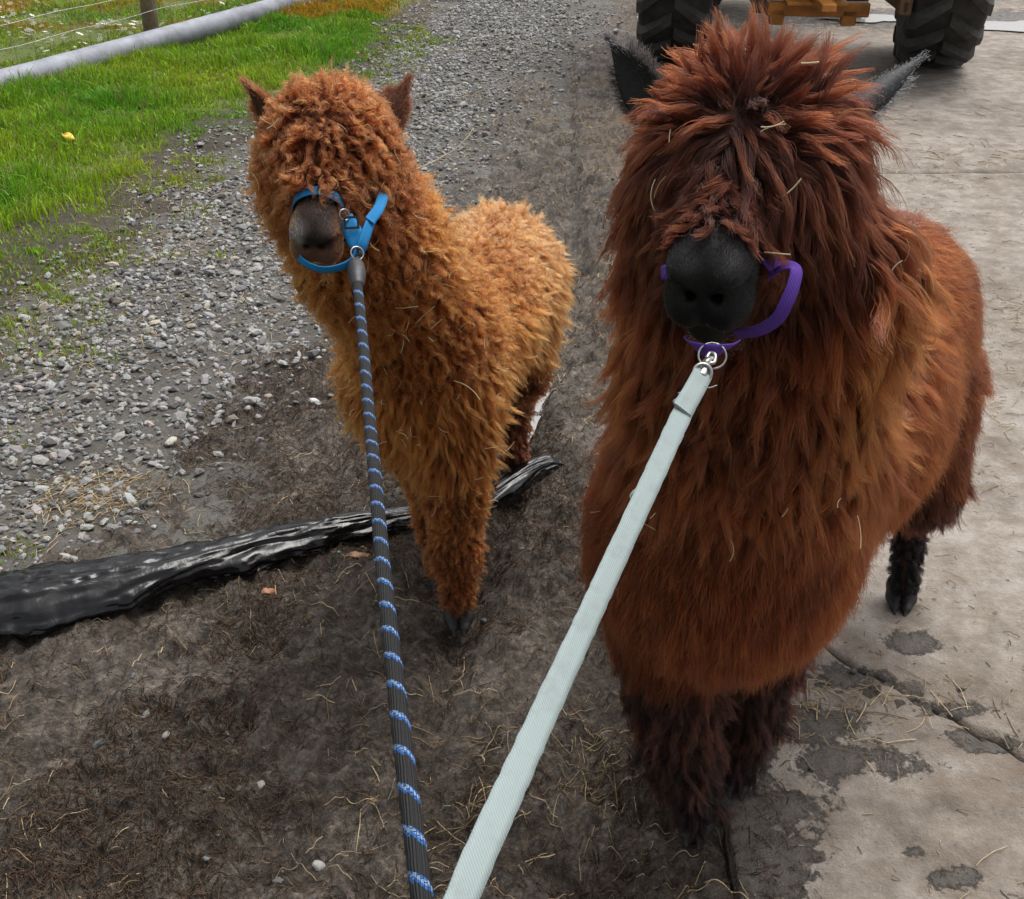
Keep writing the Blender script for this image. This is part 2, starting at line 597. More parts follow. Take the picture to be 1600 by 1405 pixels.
def mudmask(x, y):
    k = np.clip(0.92 - np.maximum(sd_conc(x, y), 0) * 3.9, 0.0, 1) * smooth(1.9, 1.3, y) + 0.55 * np.clip(1 - sd_conc(x, y) * 1.6, 0, 1) * smooth(1.3, 1.9, y) * smooth(7, 2, y)
    for u, v, rx, ry in SPOTS:
        rx, ry = rx * 0.8, ry * 0.8
        c = px(u, v)
        k = np.maximum(k, 0.74 * np.exp(-(((x - c[0]) / rx) ** 2 + ((y - c[1]) / ry) ** 2)))
    k = np.maximum(k, 0.85 * np.exp(-(((x - 3.6) / 2.2) ** 2 + ((y - 9.4) / 0.55) ** 2)))
    return np.clip(k, 0, 1)


yard = link('concrete_yard', mesh_np('concrete_yard', np.array([(0.42, -1.5, -0.075), (9, -1.5, -0.075), (9, 16, -0.075), (1.6, 16, -0.075)]), np.array([(0, 1, 2, 3)])),
            M_EARTH, kind='structure')


def slab(lo, hi, ns, nt, p):
    s = np.linspace(0, 1, ns)
    t = np.linspace(0, 1, nt)
    S, T_ = np.meshgrid(s ** p, t)
    X0 = 0.38 + S * 8.2
    a, b = lo(X0), hi(X0)
    Y = a + (b - a) * T_
    X = X0 + 0.08 * (Y - 1.1) + 0.016 * fbm(Y * 6, Y * 0, 95, 4) * np.exp(-S * 40)
    Z = h_conc(X, Y)
    e = np.minimum(np.minimum(T_, 1 - T_) * np.abs(b - a), np.maximum(S, 0.0) * 8.2)
    Z = Z - 0.012 * np.exp(-(e / (0.0025 + 0.003 * (1 + fbm(X * 8, Y * 8, 97, 3)))) ** 2)
    V = np.stack([X.ravel(), Y.ravel(), Z.ravel()], 1)
    F = grid_faces(ns, nt)
    rim = np.concatenate([np.arange(ns), np.arange(1, nt) * ns + ns - 1, (nt - 1) * ns + np.arange(ns - 2, -1, -1), np.arange(nt - 2, 0, -1) * ns])
    low = V[rim].copy()
    low[:, 2] = -0.11
    k = len(V)
    n = len(rim)
    i = np.arange(n)
    F = np.concatenate([F, np.stack([rim[i], k + i, k + (i + 1) % n, rim[(i + 1) % n]], 1)])
    V = np.concatenate([V, low])
    me = mesh_np('concrete_slab', V, F)
    attr(me, 'mud', np.concatenate([mudmask(X.ravel(), Y.ravel()), np.ones(n)]))
    return link('concrete_slab', me, M_CONC, yard)


slab(lambda x: x * 0 - 1.2 - 5 * smooth(2, 8, x), lambda x: J1(x) - 0.003 - 0.005 * np.clip(noise2(x * 9, x * 0, 98), 0, 1), 330, 260, 1.6)
slab(lambda x: J1(x) + 0.003, lambda x: J2(x) - 0.006, 330, 280, 1.6)
slab(lambda x: J2(x) + 0.006, lambda x: x * 0 + 13.5, 160, 160, 1.4)

# puddles
M_WATER = Mat('puddle_water')
M_WATER.set(Base_Color=(0.30, 0.29, 0.28), Roughness=0.05, IOR=1.4, Specular_IOR_Level=0.8)
M_WATER.bump(M_WATER.noise(9, 3, 0.5), 0.004, 0.3)
M_WATER = M_WATER.m


def puddle(name, c, rx, ry, z, seed, rot=0.0, label=None):
    a = np.linspace(0, 2 * math.pi, 90, endpoint=False)
    k = 1 + 0.45 * fbm(np.cos(a) * 1.8 + seed, np.sin(a) * 1.8, seed, 4)
    rings = []
    for f in (0.02, 0.4, 0.75, 1.0):
        x, y = rx * k * f * np.cos(a), ry * k * f * np.sin(a)
        rings.append(np.stack([c[0] + x * math.cos(rot) - y * math.sin(rot), c[1] + x * math.sin(rot) + y * math.cos(rot), np.full(90, z)], 1))
    return link(name, mesh_np(name, np.concatenate(rings), grid_faces(90, 4, wrap_u=True)), M_WATER, kind='structure')


puddle('puddle', (2.95, 9.35), 0.40, 0.17, 0.010, 3, -0.05)
puddle('puddle', (4.35, 8.95), 0.75, 0.24, 0.010, 4, -0.18)
puddle('puddle', (0.085, 2.92), 0.030, 0.30, -0.036, 6, -0.2)


# ------------------------------------------------------------------ gravel, grass, flowers, straw: what nobody could count
def ico():
    t = (1 + 5 ** 0.5) / 2
    v = nrm(np.array([(-1, t, 0), (1, t, 0), (-1, -t, 0), (1, -t, 0), (0, -1, t), (0, 1, t), (0, -1, -t), (0, 1, -t), (t, 0, -1), (t, 0, 1), (-t, 0, -1), (-t, 0, 1)]))
    f = np.array([(0, 11, 5), (0, 5, 1), (0, 1, 7), (0, 7, 10), (0, 10, 11), (1, 5, 9), (5, 11, 4), (11, 10, 2), (10, 7, 6), (7, 1, 8), (3, 9, 4), (3, 4, 2), (3, 2, 6), (3, 6, 8), (3, 8, 9), (4, 9, 5), (2, 4, 11), (6, 2, 10), (8, 6, 7), (9, 8, 1)])
    return v, f


ICO_V, ICO_F = ico()


def rotz(n):
    a = RNG.uniform(0, 2 * math.pi, n)
    c, s = np.cos(a), np.sin(a)
    M = np.zeros((n, 3, 3))
    M[:, 0, 0], M[:, 0, 1], M[:, 1, 0], M[:, 1, 1], M[:, 2, 2] = c, -s, s, c, 1
    return M


def pebbles(P, size, col):
    n = len(P)
    v = ICO_V[None] * (1 + RNG.uniform(-0.28, 0.28, (n, 12, 1)))
    v = v * (RNG.uniform(0.65, 1.25, (n, 1, 3)) * np.array([1.15, 0.85, 0.62]))
    tilt = RNG.uniform(-0.35, 0.35, (n, 1))
    v[..., 2] += v[..., 0] * tilt
    v = np.einsum('nij,nkj->nki', rotz(n), v) * size[:, None, None] + P[:, None, :]
    F = (ICO_F[None] + (np.arange(n) * 12)[:, None, None]).reshape(-1, 3)
    return v.reshape(-1, 3), F, np.repeat(col, 12, 0)


def scatter_gravel():
    n = 135000
    y = 1.2 + 10.0 * RNG.random(n) ** 1.35
    x = RNG.uniform(-2.9, 1.9, n)
    sg, sm = sd_grass(x, y), sd_mud(x, y)
    keep = (sg < 0.22) & (sm < 0.22) & (x > -0.62 * y - 0.5)
    keep &= RNG.random(n) < np.interp(sm, [-0.5, -0.05, 0.12], [1.0, 0.35, 0.1]) * np.where(sg > -0.15, 0.35, 1.0)
    thin = smooth(0.15, 0.5, fbm(x * 1.1, y * 1.1, 55, 3))          # bare trodden patches
    keep &= RNG.random(n) > thin * 0.75
    x, y = x[keep], y[keep]
    s = np.clip(RNG.lognormal(math.log(0.0080), 0.40, len(x)), 0.004, 0.024) * (1 + 0.1 * smooth(5, 9, y))
    # a looser scatter of stones in the mud and on the verge
    m = 330
    x2, y2 = RNG.uniform(-1.6, 0.9, m), 0.6 + 6 * RNG.random(m) ** 1.5
    s2 = np.clip(RNG.lognormal(math.log(0.005), 0.4, m), 0.002, 0.012)
    ng = len(x)
    x, y, s = np.concatenate([x, x2]), np.concatenate([y, y2]), np.concatenate([s, s2])
    z = ground_z(x, y) + s * RNG.uniform(0.05, 0.5, len(s))
    g = RNG.uniform(0.07, 0.33, len(s)) ** 1.0
    g[ng:] *= 0.6
    tint = np.array([1.0, 0.99, 0.97]) + RNG.normal(0, 0.025, (len(s), 3)) + np.where(RNG.random(len(s)) < 0.12, 1, 0)[:, None] * np.array([0.12, 0.0, -0.14])
    V, F, C = pebbles(np.stack([x, y, z], 1), s, np.clip(g[:, None] * tint, 0.02, 0.7))
    me = mesh_np('gravel', V, F, False)
    attr(me, 'col', C)
    return link('gravel', me, M_PEB, kind='stuff', label='loose grey crushed stone covering the track', cat='gravel')


scatter_gravel()


def blades(P, hgt, wid, lean, col, curl=0.5):
    n = len(P)
    a = RNG.uniform(0, 2 * math.pi, n)
    side = np.stack([np.cos(a), np.sin(a), np.zeros(n)], 1)
    b = RNG.uniform(0, 2 * math.pi, n)
    d = np.stack([np.cos(b), np.sin(b), np.zeros(n)], 1) * (lean * RNG.random(n))[:, None]
    up = np.array([0, 0, 1.0])
    out = []
    for t, w in ((0, 1.0), (0.6, 0.75)):
        c = P + hgt[:, None] * (up * t * (1 - 0.35 * t * (lean * 0.8)[:, None]) + d * (t ** 1.7))
        out += [c - side * (wid * w)[:, None], c + side * (wid * w)[:, None]]
    out.append(P + hgt[:, None] * (up * (1 - 0.45 * (lean * 0.8)[:, None]) + d * 1.1))
    V = np.stack(out, 1).reshape(-1, 3)
    f = np.array([(0, 1, 3), (0, 3, 2), (2, 3, 4)])
    F = (f[None] + (np.arange(n) * 5)[:, None, None]).reshape(-1, 3)
    return V, F, np.repeat(col, 5, 0)


PIPE_A, PIPE_B = px(-60, 152, 0.10), px(560, -22, 0.10)


def x_pipe(y):
    return PIPE_A[0] + (PIPE_B[0] - PIPE_A[0]) * (y - PIPE_A[1]) / (PIPE_B[1] - PIPE_A[1])


def scatter_grass():
    n = 760000
    y = 2.2 + 9.5 * RNG.random(n) ** 1.1
    x = RNG.uniform(-7, 0.6, n)
    s = sd_grass(x, y)
    k = smooth(-0.12, 0.6, s + 0.5 * fbm(x * 3.2, y * 3.2, 101, 3)) ** 1.4 * (1 - 0.80 * bare(x, y))
    beyond = x < x_pipe(y) - 0.12
    keep = (RNG.random(n) < k * np.where(beyond, 0.45, 1.0)) & (x > -0.80 * y - 1.6) & ((x > -0.58 * y - 0.6) | (RNG.random(n) < 0.35)) & (np.abs(x - x_pipe(y)) > 0.085)
    # tufts out on the gravel
    tx, ty = [], []
    for u, v, m, r in ((205, 405, 110, .05), (260, 400, 90, .04), (345, 398, 60, .035), (90, 552, 200, .09), (40, 440, 260, .11), (140, 500, 120, .06), (35, 855, 70, .035), (155, 465, 90, .05), (20, 690, 50, .04),
                       (160, 395, 200, .1), (60, 385, 260, .12), (125, 545, 60, .05), (170, 560, 40, .04), (15, 520, 130, .07)):
        c = px(u, v)
        tx.append(RNG.normal(c[0], r, m))
        ty.append(RNG.normal(c[1], r, m))
    for _ in range(150):
        yy = RNG.uniform(2.9, 9.0)
        cx_ = x_grass(yy) + RNG.normal(-0.05, 0.22)
        m, r = int(RNG.uniform(25, 130)), RNG.uniform(0.015, 0.06)
        tx.append(RNG.normal(cx_, r, m))
        ty.append(RNG.normal(yy, r, m))
    nt = sum(len(q) for q in tx)
    x, y = np.concatenate([x[keep], *tx]), np.concatenate([y[keep], *ty])
    n = len(x)
    s = sd_grass(x, y)
    tall = smooth(0.35, 0.05, np.abs(x - x_pipe(y)))
    z = ground_z(x, y) - 0.004
    h = (0.018 + 0.045 * smooth(-0.1, 0.6, s)) * RNG.uniform(0.45, 1.35, n) * np.clip(1 + 1.7 * fbm(x * 3.1, y * 3.1, 103, 3), 0.25, 2.4) + 0.075 * tall * RNG.random(n)
    h[-nt:] = RNG.uniform(0.012, 0.04, nt)
    h = np.where(x < x_pipe(y) - 0.12, h * 0.6, h)
    t = np.clip(fbm(x * 1.7, y * 1.7, 105, 4) * 0.9 + 0.5, 0, 1)
    g = np.array([0.13, 0.36, 0.016])[None] * t[:, None] + np.array([0.36, 0.48, 0.02])[None] * (1 - t[:, None])
    g = g * RNG.uniform(0.55, 1.3, (n, 1)) * (1 + RNG.normal(0, 0.06, (n, 3)))
    dead = RNG.random(n) < 0.15 + 0.16 * (x < x_pipe(y)) + 0.25 * smooth(0.25, 0.0, s)
    g[dead] = np.array([0.30, 0.24, 0.10]) * RNG.uniform(0.5, 1.2, (dead.sum(), 1))
    og = smooth(0.1, 0.35, fbm(x * 1.1, y * 1.6, 107, 3) + 0.5 * smooth(8.6, 9.8, y) - 0.25) * smooth(8.2, 9.0, y) * (RNG.random(n) < 0.8)
    g = g * (1 - og[:, None]) + og[:, None] * np.array([0.48, 0.26, 0.025]) * RNG.uniform(0.6, 1.2, (n, 1))
    V, F, C = blades(np.stack([x, y, z], 1), h, RNG.uniform(0.0016, 0.0034, n) * (1 + 0.12 * (y - 4)), RNG.uniform(0.2, 1.1, n), np.clip(g, 0.005, 0.6))
    me = mesh_np('grass', V, F)
    attr(me, 'col', C)
    return link('grass', me, M_GRASS, kind='stuff', label='short bright green grass on the verge and field', cat='grass')


scatter_grass()


def scatter_flowers():
    n = 4200
    x, y = RNG.uniform(-8, 0.5, n), RNG.uniform(6.2, 12, n)
    k = fbm(x * 1.2, y * 1.2, 111, 3)
    keep = (x < x_pipe(y) - 0.15) & (RNG.random(n) < smooth(-0.35, 0.5, k)) & (x > -0.6 * y - 1)
    x, y = x[keep], y[keep]
    n = len(x)
    yellow = (y > 9.7 + 0.3 * noise2(x * 2, y * 2, 7)) & (RNG.random(n) < 0.65)
    V, F, C, kk = [], [], [], 0
    for i in range(n):
        r = random.uniform(0.012, 0.030)
        z = float(h_verge(np.array(x[i]), np.array(y[i]))) + random.uniform(0.025, 0.06)
        tx, ty = random.uniform(-.5, .5), random.uniform(-.7, .1)
        m = 7
        for q in range(m):
            a = q / m * 2 * math.pi + i
            for da, rr in ((-0.32, 0.75), (0.0, 1.0), (0.32, 0.75)):
                p = (r * rr * math.cos(a + da), r * rr * math.sin(a + da))
                V.append((x[i] + p[0], y[i] + p[1], z + tx * p[0] + ty * p[1]))
            V.append((x[i], y[i], z + 0.002))
            F.append((kk, kk + 1, kk + 2, kk + 3))
            C += [(0.75, 0.38, 0.02) if yellow[i] else (0.82, 0.82, 0.80)] * 4
            kk += 4
    me = mesh_np('wild_flowers', np.array(V), np.array(F), False)
    attr(me, 'col', np.array(C))
    return link('wild_flowers', me, M_FLOWER, kind='stuff', label='small white flowers scattered in the field behind the wire fence', cat='flowers')


scatter_flowers()


def curves_np(name, P, Rad, col, mat, parent=None, **kw):
    """P (n,k,3), Rad (n,k): one curves object"""
    n, k, _ = P.shape
    hc = bpy.data.hair_curves.new(name)
    hc.add_curves([k] * n)
    hc.attributes['position'].data.foreach_set('vector', np.ascontiguousarray(P, np.float32).ravel())
    a = hc.attributes.get('radius') or hc.attributes.new('radius', 'FLOAT', 'POINT')
    a.data.foreach_set('value', np.ascontiguousarray(Rad, np.float32).ravel())
    c = hc.attributes.new('col', 'FLOAT_COLOR', 'CURVE')
    c.data.foreach_set('color', np.concatenate([col, np.ones((n, 1))], 1).astype(np.float32).ravel())
    return link(name, hc, mat, parent, **kw)


def stalks(x, y, L, z0, lift, bend, k=6):
    """straws lying on the ground: (n,k,3)"""
    n = len(x)
    a = RNG.uniform(0, 2 * math.pi, n)
    da = RNG.normal(0, 1, n) * bend * np.where(RNG.random(n) < 0.85, 0.35, 0.9)
    P = np.zeros((n, k, 3))
    cx, cy = x.copy(), y.copy()
    st = RNG.uniform(-1, 1, n)
    for j in range(k):
        t = j / (k - 1)
        P[:, j, 0], P[:, j, 1] = cx, cy
        P[:, j, 2] = lift * np.sin(math.pi * np.clip(t * 0.9 + 0.05 * st, 0, 1)) * RNG.uniform(0.3, 1.0, n)
        ang = a + da * t + 0.06 * bend * RNG.normal(0, 1, n)
        cx, cy = cx + np.cos(ang) * L / (k - 1), cy + np.sin(ang) * L / (k - 1)
    if z0 is None:
        P[:, :, 2] += ground_z(P[:, :, 0], P[:, :, 1]) + 0.0012
    return P


def scatter_straw():
    # matted dark fibres worked into the mud
    n = 130000
    y = 0.75 + 5.2 * RNG.random(n) ** 1.7
    x = RNG.uniform(-1.6, 0.75, n)
    k = fbm(x * 1.9, y * 1.9, 121, 4)
    for u, v, rx, ry in ((470, 1130, .22, .18), (430, 1350, .12, .12), (560, 960, .12, .2), (230, 1060, .16, .07)):
        c0 = px(u, v)
        k = k - 0.6 * np.exp(-(((x - c0[0]) / rx) ** 2 + ((y - c0[1]) / ry) ** 2))
    keep = (sd_mud(x, y) > -0.1) & (sd_conc(x, y) < 0.08 + 0.1 * RNG.random(n)) & (RNG.random(n) < 0.12 + 0.88 * smooth(0.0, 0.40, k + 0.55 * smooth(-0.3, -0.8, x) * smooth(1.9, 1.2, y))) & (np.abs(x) < 0.55 * y + 0.35)
    x, y = x[keep], y[keep]
    n = len(x)
    L = np.where(RNG.random(n) < 0.3, RNG.uniform(0.004, 0.014, n), RNG.uniform(0.012, 0.045, n))
    P = stalks(x, y, L, None, 0.004 + 0.005 * RNG.random(n), 0.45, 5)
    base = np.array([0.072, 0.043, 0.024])
    c = base[None] * RNG.uniform(0.2, 1.5, (n, 1)) * (1 + RNG.normal(0, 0.05, (n, 3)))
    curves_np('straw_litter', P, np.broadcast_to(RNG.uniform(0.0004, 0.0010, n)[:, None], P.shape[:2]), np.clip(c, 0.005, 0.9), M_STRAW, kind='stuff',
              label='dark matted straw trodden into the mud', cat='straw')
    # crumbs of straw and dirt on the concrete
    n = 9000
    y = 0.8 + 5.0 * RNG.random(n) ** 1.6
    x = x_conc(y) + 2.4 * RNG.random(n) ** 1.3
    keep = RNG.random(n) < 0.15 + 0.85 * smooth(-0.1, 0.4, fbm(x * 2.4, y * 2.4, 141, 3))
    x, y = x[keep], y[keep]
    n = len(x)
    P = stalks(x, y, RNG.uniform(0.003, 0.022, n), None, 0.002 + 0 * x, 0.5, 4)
    c = np.where(RNG.random(n)[:, None] < 0.6, np.array([[0.07, 0.05, 0.033]]), np.array([[0.33, 0.25, 0.14]])) * RNG.uniform(0.4, 1.3, (n, 1))
    curves_np('straw_crumbs', P, np.broadcast_to(RNG.uniform(0.0003, 0.0009, n)[:, None], P.shape[:2]), c, M_STRAW, kind='stuff', label='crumbs of straw and dirt on the concrete', cat='straw')
    # loose pale straws on top
    n = 16000
    y = 0.7 + 7.0 * RNG.random(n) ** 1.6
    x = RNG.uniform(-1.9, 3.0, n)
    k = fbm(x * 1.5, y * 1.5, 131, 3)
    keep = (RNG.random(n) < (0.08 + 0.92 * smooth(-0.1, 0.5, k)) * np.where(sd_grass(x, y) > 0, 0.15, 1.0)) & (np.abs(x) < 0.58 * y + 0.4)
    x, y = x[keep], y[keep]
    # drifts of hay
    for u, v, m, rx, ry in ((150, 770, 560, .10, .085), (200, 300, 260, .4, .25), (60, 440, 160, .2, .2), (120, 560, 80, .2, .2), (720, 76, 150, .28, .05), (720, 148, 170, .30, .08), (930, 500, 120, .10, .30), (250, 385, 160, .16, .12), (330, 300, 130, .2, .2), (560, 410, 60, .1, .3),
                           (930, 1200, 70, .05, .07), (880, 640, 90, .10, .22), (60, 660, 60, .1, .1), (940, 290, 120, .14, .5), (1330, 1090, 90, .16, .03), (1240, 1120, 70, .12, .06), (870, 220, 260, .22, .6), (800, 180, 200, .3, .4), (900, 420, 140, .12, .4), (1440, 760, 40, .1, .2), (740, 1280, 16, .015, .015)):
        c = px(u, v)
        x, y = np.concatenate([x, RNG.normal(c[0], rx, m)]), np.concatenate([y, RNG.normal(c[1], ry, m)])
    n = len(x)
    L = RNG.uniform(0.012, 0.085, n) * (0.6 + 0.6 * RNG.random(n))
    P = stalks(x, y, L, None, 0.003 + 0.010 * RNG.random(n) ** 2, 0.8, 6)
    base = np.where(RNG.random(n)[:, None] < 0.55, np.array([[0.42, 0.33, 0.19]]), np.array([[0.20, 0.135, 0.07]]))
    c = base * RNG.uniform(0.5, 1.35, (n, 1))
    curves_np('loose_straw', P, np.broadcast_to(RNG.uniform(0.0004, 0.0010, n)[:, None] * (1 + 0.15 * np.clip(y - 2, 0, 5))[:, None], P.shape[:2]), np.clip(c, 0.02, 0.9), M_STRAW, kind='stuff',
              label='pale loose straw stalks scattered over mud, gravel and concrete', cat='straw')


scatter_straw()
# ------------------------------------------------------------------ pipe and fence
M_PIPE = mat_plain('grey_plastic_pipe', (0.23, 0.24, 0.28), 0.6, 0, 0.4, 5, 0.002, 0.4, 25)
pd_ = nrm(PIPE_B - PIPE_A)
s = np.linspace(-2.6, 6.5, 60)
Cp = PIPE_A[None] + s[:, None] * pd_[None]
Cp[:, 2] = 0.115 + 0.012 * np.sin(s * 0.9)
pz = h_verge(Cp[:, 0], Cp[:, 1])
Cp[:, 2] = np.maximum(pz.mean(), pz * 0.6 + pz.mean() * 0.4) + 0.068
V, F = tube(Cp, 0.082, 28)
pipe = link('pipe', quads_to_mesh('pipe', V, F), M_PIPE, label='long grey pipe lying in the grass along the foot of the fence', cat='pipe')

M_POST = mat_plain('weathered_post_wood', (0.17, 0.13, 0.085), 0.85, 0, 0.4, 14, 0.006, 0.3, 40)
M_WIRE = mat_plain('galvanised_wire', (0.42, 0.43, 0.43), 0.45, 0.7, 0.2, 20)
post0 = px(238, 57, 0.05)
fdir = np.array([pd_[0], pd_[1], 0]) / math.hypot(pd_[0], pd_[1])
fence = link('wire_fence', None, loc=(post0[0], post0[1], 0), label='wooden post and square wire mesh stock fence behind the grey pipe', cat='fence')
f0 = np.array([post0[0], post0[1], 0])


def post_mesh():
    z = np.linspace(-0.15, 1.25, 16)
    C = np.stack([0.02 * z, 0.015 * np.sin(z * 3), z], 1)
    r = 0.056 * (1 + 0.05 * np.sin(z * 9)) - 0.006 * z
    V, F = tube(C, r, 14, up=(1, 0, 0))
    V[:, :2] += 0.004 * noise3(V, 30, 3)[:, None]
    return quads_to_mesh('post', V, F)


pm = post_mesh()
for k in (-1, 0, 1, 2):
    link('post', pm, M_POST, fence, fdir * 3.0 * k + np.array([0, 0, float(h_verge(np.array(f0[0] + 3 * k * fdir[0]), np.array(f0[1] + 3 * k * fdir[1])))]))
wl_ = np.linspace(-4.2, 6.6, 90)
side = np.array([fdir[1], -fdir[0], 0])
for i, hz in enumerate((0.06, 0.19, 0.33, 0.48, 0.64, 0.82, 1.02)):
    C = wl_[:, None] * fdir[None] + side * 0.062
    C[:, 2] = hz + 0.05 - 0.015 * np.abs(np.sin(wl_ / 3 * math.pi)) + 0.005 * np.sin(wl_ * 7 + i)
    C[:, :2] += (0.012 * np.sin(wl_ * 2.3 + i))[:, None] * side[None, :2]
    V, F = tube(C, 0.0022, 5)
    link('line_wire', quads_to_mesh('line_wire', V, F), M_WIRE, fence)
z = np.linspace(0.11, 1.07, 8)
V, F = tube(np.stack([0.01 * np.sin(z * 8), 0 * z, z], 1), 0.0017, 4, up=(1, 0, 0))
stay = quads_to_mesh('stay_wire', V, F)
for q in np.arange(-4.1, 6.5, 0.17):
    link('stay_wire', stay, M_WIRE, fence, q * fdir + side * (0.066 + 0.012 * math.sin(q * 2.3)))

# ------------------------------------------------------------------ black plastic
M_PLAST = Mat('black_silage_film')
w1 = M_PLAST.math('ABSOLUTE', M_PLAST.math('SUBTRACT', M_PLAST.noise(24, 3, 0.5, None, 1.0), 0.5))
w2 = M_PLAST.noise(8, 4, 0.7, None, 1.2)
dirt = M_PLAST.mrange(M_PLAST.noise(11, 6, 0.7), 0.56, 0.8, 0, 0.45)
M_PLAST.set(Base_Color=M_PLAST.mix(dirt, (0.002, 0.002, 0.003), (0.035, 0.03, 0.026)), Roughness=M_PLAST.mrange(w2, 0.3, 0.7, 0.14, 0.30), Specular_IOR_Level=0.5)
M_PLAST.bump(M_PLAST.math('ADD', w1, M_PLAST.math('MULTIPLY', w2, 0.6)), 0.003, 0.5)
M_PLAST = M_PLAST.m


def plastic():
    pts = [(-330, 1030, .095), (-160, 985, .10), (0, 950, .105), (150, 922, .098), (290, 893, .088), (400, 862, .080), (500, 838, .066), (590, 818, .046), (650, 808, .040), (715, 795, .038), (765, 778, .040), (805, 752, .042), (845, 728, .038), (884, 717, .020)]
    n, m = 420, 72
    C = catmull([px(u, v, 0.02) for u, v, _ in pts], n)
    w = catmull([(q[2], 0, 0) for q in pts], n)[:, 0]
    T = nrm(np.gradient(C, axis=0))
    S = nrm(np.cross(T, (0, 0, 1.0)))
    L = np.concatenate([[0], np.cumsum(np.linalg.norm(np.diff(C, axis=0), axis=1))])
    a = np.linspace(0, 2 * math.pi, m, endpoint=False)
    ll, aa = np.meshgrid(L, a, indexing='ij')
    # long pleats that run with the strip and twist slowly, and small crumples across it
    tw = aa + ll * 0.7 + 0.35 * fbm(ll * 3.1, np.sin(aa) * 1.2, 4, 3)
    cx0, cy0 = np.cos(tw) * 2.2, np.sin(tw) * 2.2
    wx = ll * 1.9 + 0.5 * fbm(ll * 5 + cx0, cy0, 6, 3)
    rid = lambda f, k, sd_: 1 - np.abs(fbm(wx * k + cx0 * f * 0.31, cy0 * f + cx0 * f * 0.77, sd_, 3))
    amp = 0.75 + 0.5 * fbm(ll * 1.7, ll * 0 + 2, 3, 2)
    fold = amp * (0.36 * (rid(1.0, 1.0, 5) - 0.75) + 0.34 * (rid(1.9, 2.6, 15) - 0.75)) + 0.20 * fbm(ll * 7 + cx0, cy0 * 1.5, 8, 3) + 0.035 * (1 - np.abs(fbm(ll * 26 + cx0 * 2, cy0 * 3, 9, 3)))
    r = 1 + fold
    ww = 0.76 * w[:, None] * (1 + 0.12 * noise2(ll * 3, ll * 0, 12))
    sk = 1 + 0.55 * fbm(ll * 6, np.sign(np.cos(aa)) * 3 + 0 * ll, 13, 4)
    cx = np.cos(aa) * r * ww * (1 + (sk * 1.15 - 1) * smooth(0.55, 1.0, np.abs(np.cos(aa))))
    sn_ = np.sin(aa)
    cz = np.where(sn_ > 0, np.abs(sn_) ** 1.3 * r * 0.74, -0.05) * ww
    V = C[:, None, :] + cx[..., None] * S[:, None, :]
    V[..., 2] += cz + 0.004
    g = ground_z(V[..., 0].ravel(), V[..., 1].ravel()).reshape(V.shape[:2])
    V[..., 2] = np.maximum(V[..., 2], g + np.where(sn_ > 0, 0.003 + 0.004 * np.abs(sn_), -0.004))
    end = smooth(0, 0.03, ll) * smooth(L[-1], L[-1] - 0.05, ll)
    V[..., 2] = g + (V[..., 2] - g) * (0.15 + 0.85 * end)
    me = mesh_np('plastic_sheet', V.reshape(-1, 3), grid_faces(m, n, wrap_u=True))
    return link('plastic_sheet', me, M_PLAST, label='crumpled glossy black plastic strip lying across the mud', cat='plastic')


plastic()

# ------------------------------------------------------------------ small things on the ground
M_STONE = mat_attr('loose_stone', 0.7, 0.3, 90, 0.4, 0.002)
for u, v, r, c, lab in ((407, 1224, .0085, (.30, .28, .26), 'small grey stone in the mud below the wet grey patch'),
                        (496, 1339, .0105, (.36, .34, .32), 'pale rounded stone in the mud near the bottom of the rope'),
                        (262, 1163, .0080, (.26, .24, .22), 'little stone half sunk in the mud left of the wet patch'),
                        (490, 622 - 300 + 300, .015, (.45, .45, .44), 'large pale stone at the edge of the gravel below the curly alpaca'),
                        (500, 1047 * .4375 + 400, .013, (.42, .44, .47), 'flat bluish stone on the mud just behind the plastic strip'),
                        (268, 690, .017, (.44, .42, .38), 'pale stone between straw clump and black plastic')):
    c0 = px(u, v)
    z0 = float(ground_z(np.array(c0[0]), np.array(c0[1])))
    # subdivided, chipped stone
    V1 = np.concatenate([ICO_V, nrm(np.array([(ICO_V[a] + ICO_V[b]) for f in ICO_F for a, b in ((f[0], f[1]), (f[1], f[2]), (f[2], f[0]))]))])
    F1 = []
    for i, f in enumerate(ICO_F):
        a, b, d = 12 + 3 * i, 13 + 3 * i, 14 + 3 * i
        F1 += [(f[0], a, d), (a, f[1], b), (d, b, f[2]), (a, b, d)]
    P = V1 * (1 + 0.22 * noise3(V1 + u, 1.6, 3))[:, None] * np.array([1.2, 0.9, 0.62]) * r
    me = mesh_np('stone', P, np.array(F1))
    attr(me, 'col', np.tile(np.array(c), (len(P), 1)))
    o = link('stone', me, M_STONE, loc=(c0[0], c0[1], z0 + r * 0.3), label=lab, cat='stone', group='loose stones in the mud')
    o.rotation_euler = (0.1, 0.2, u)


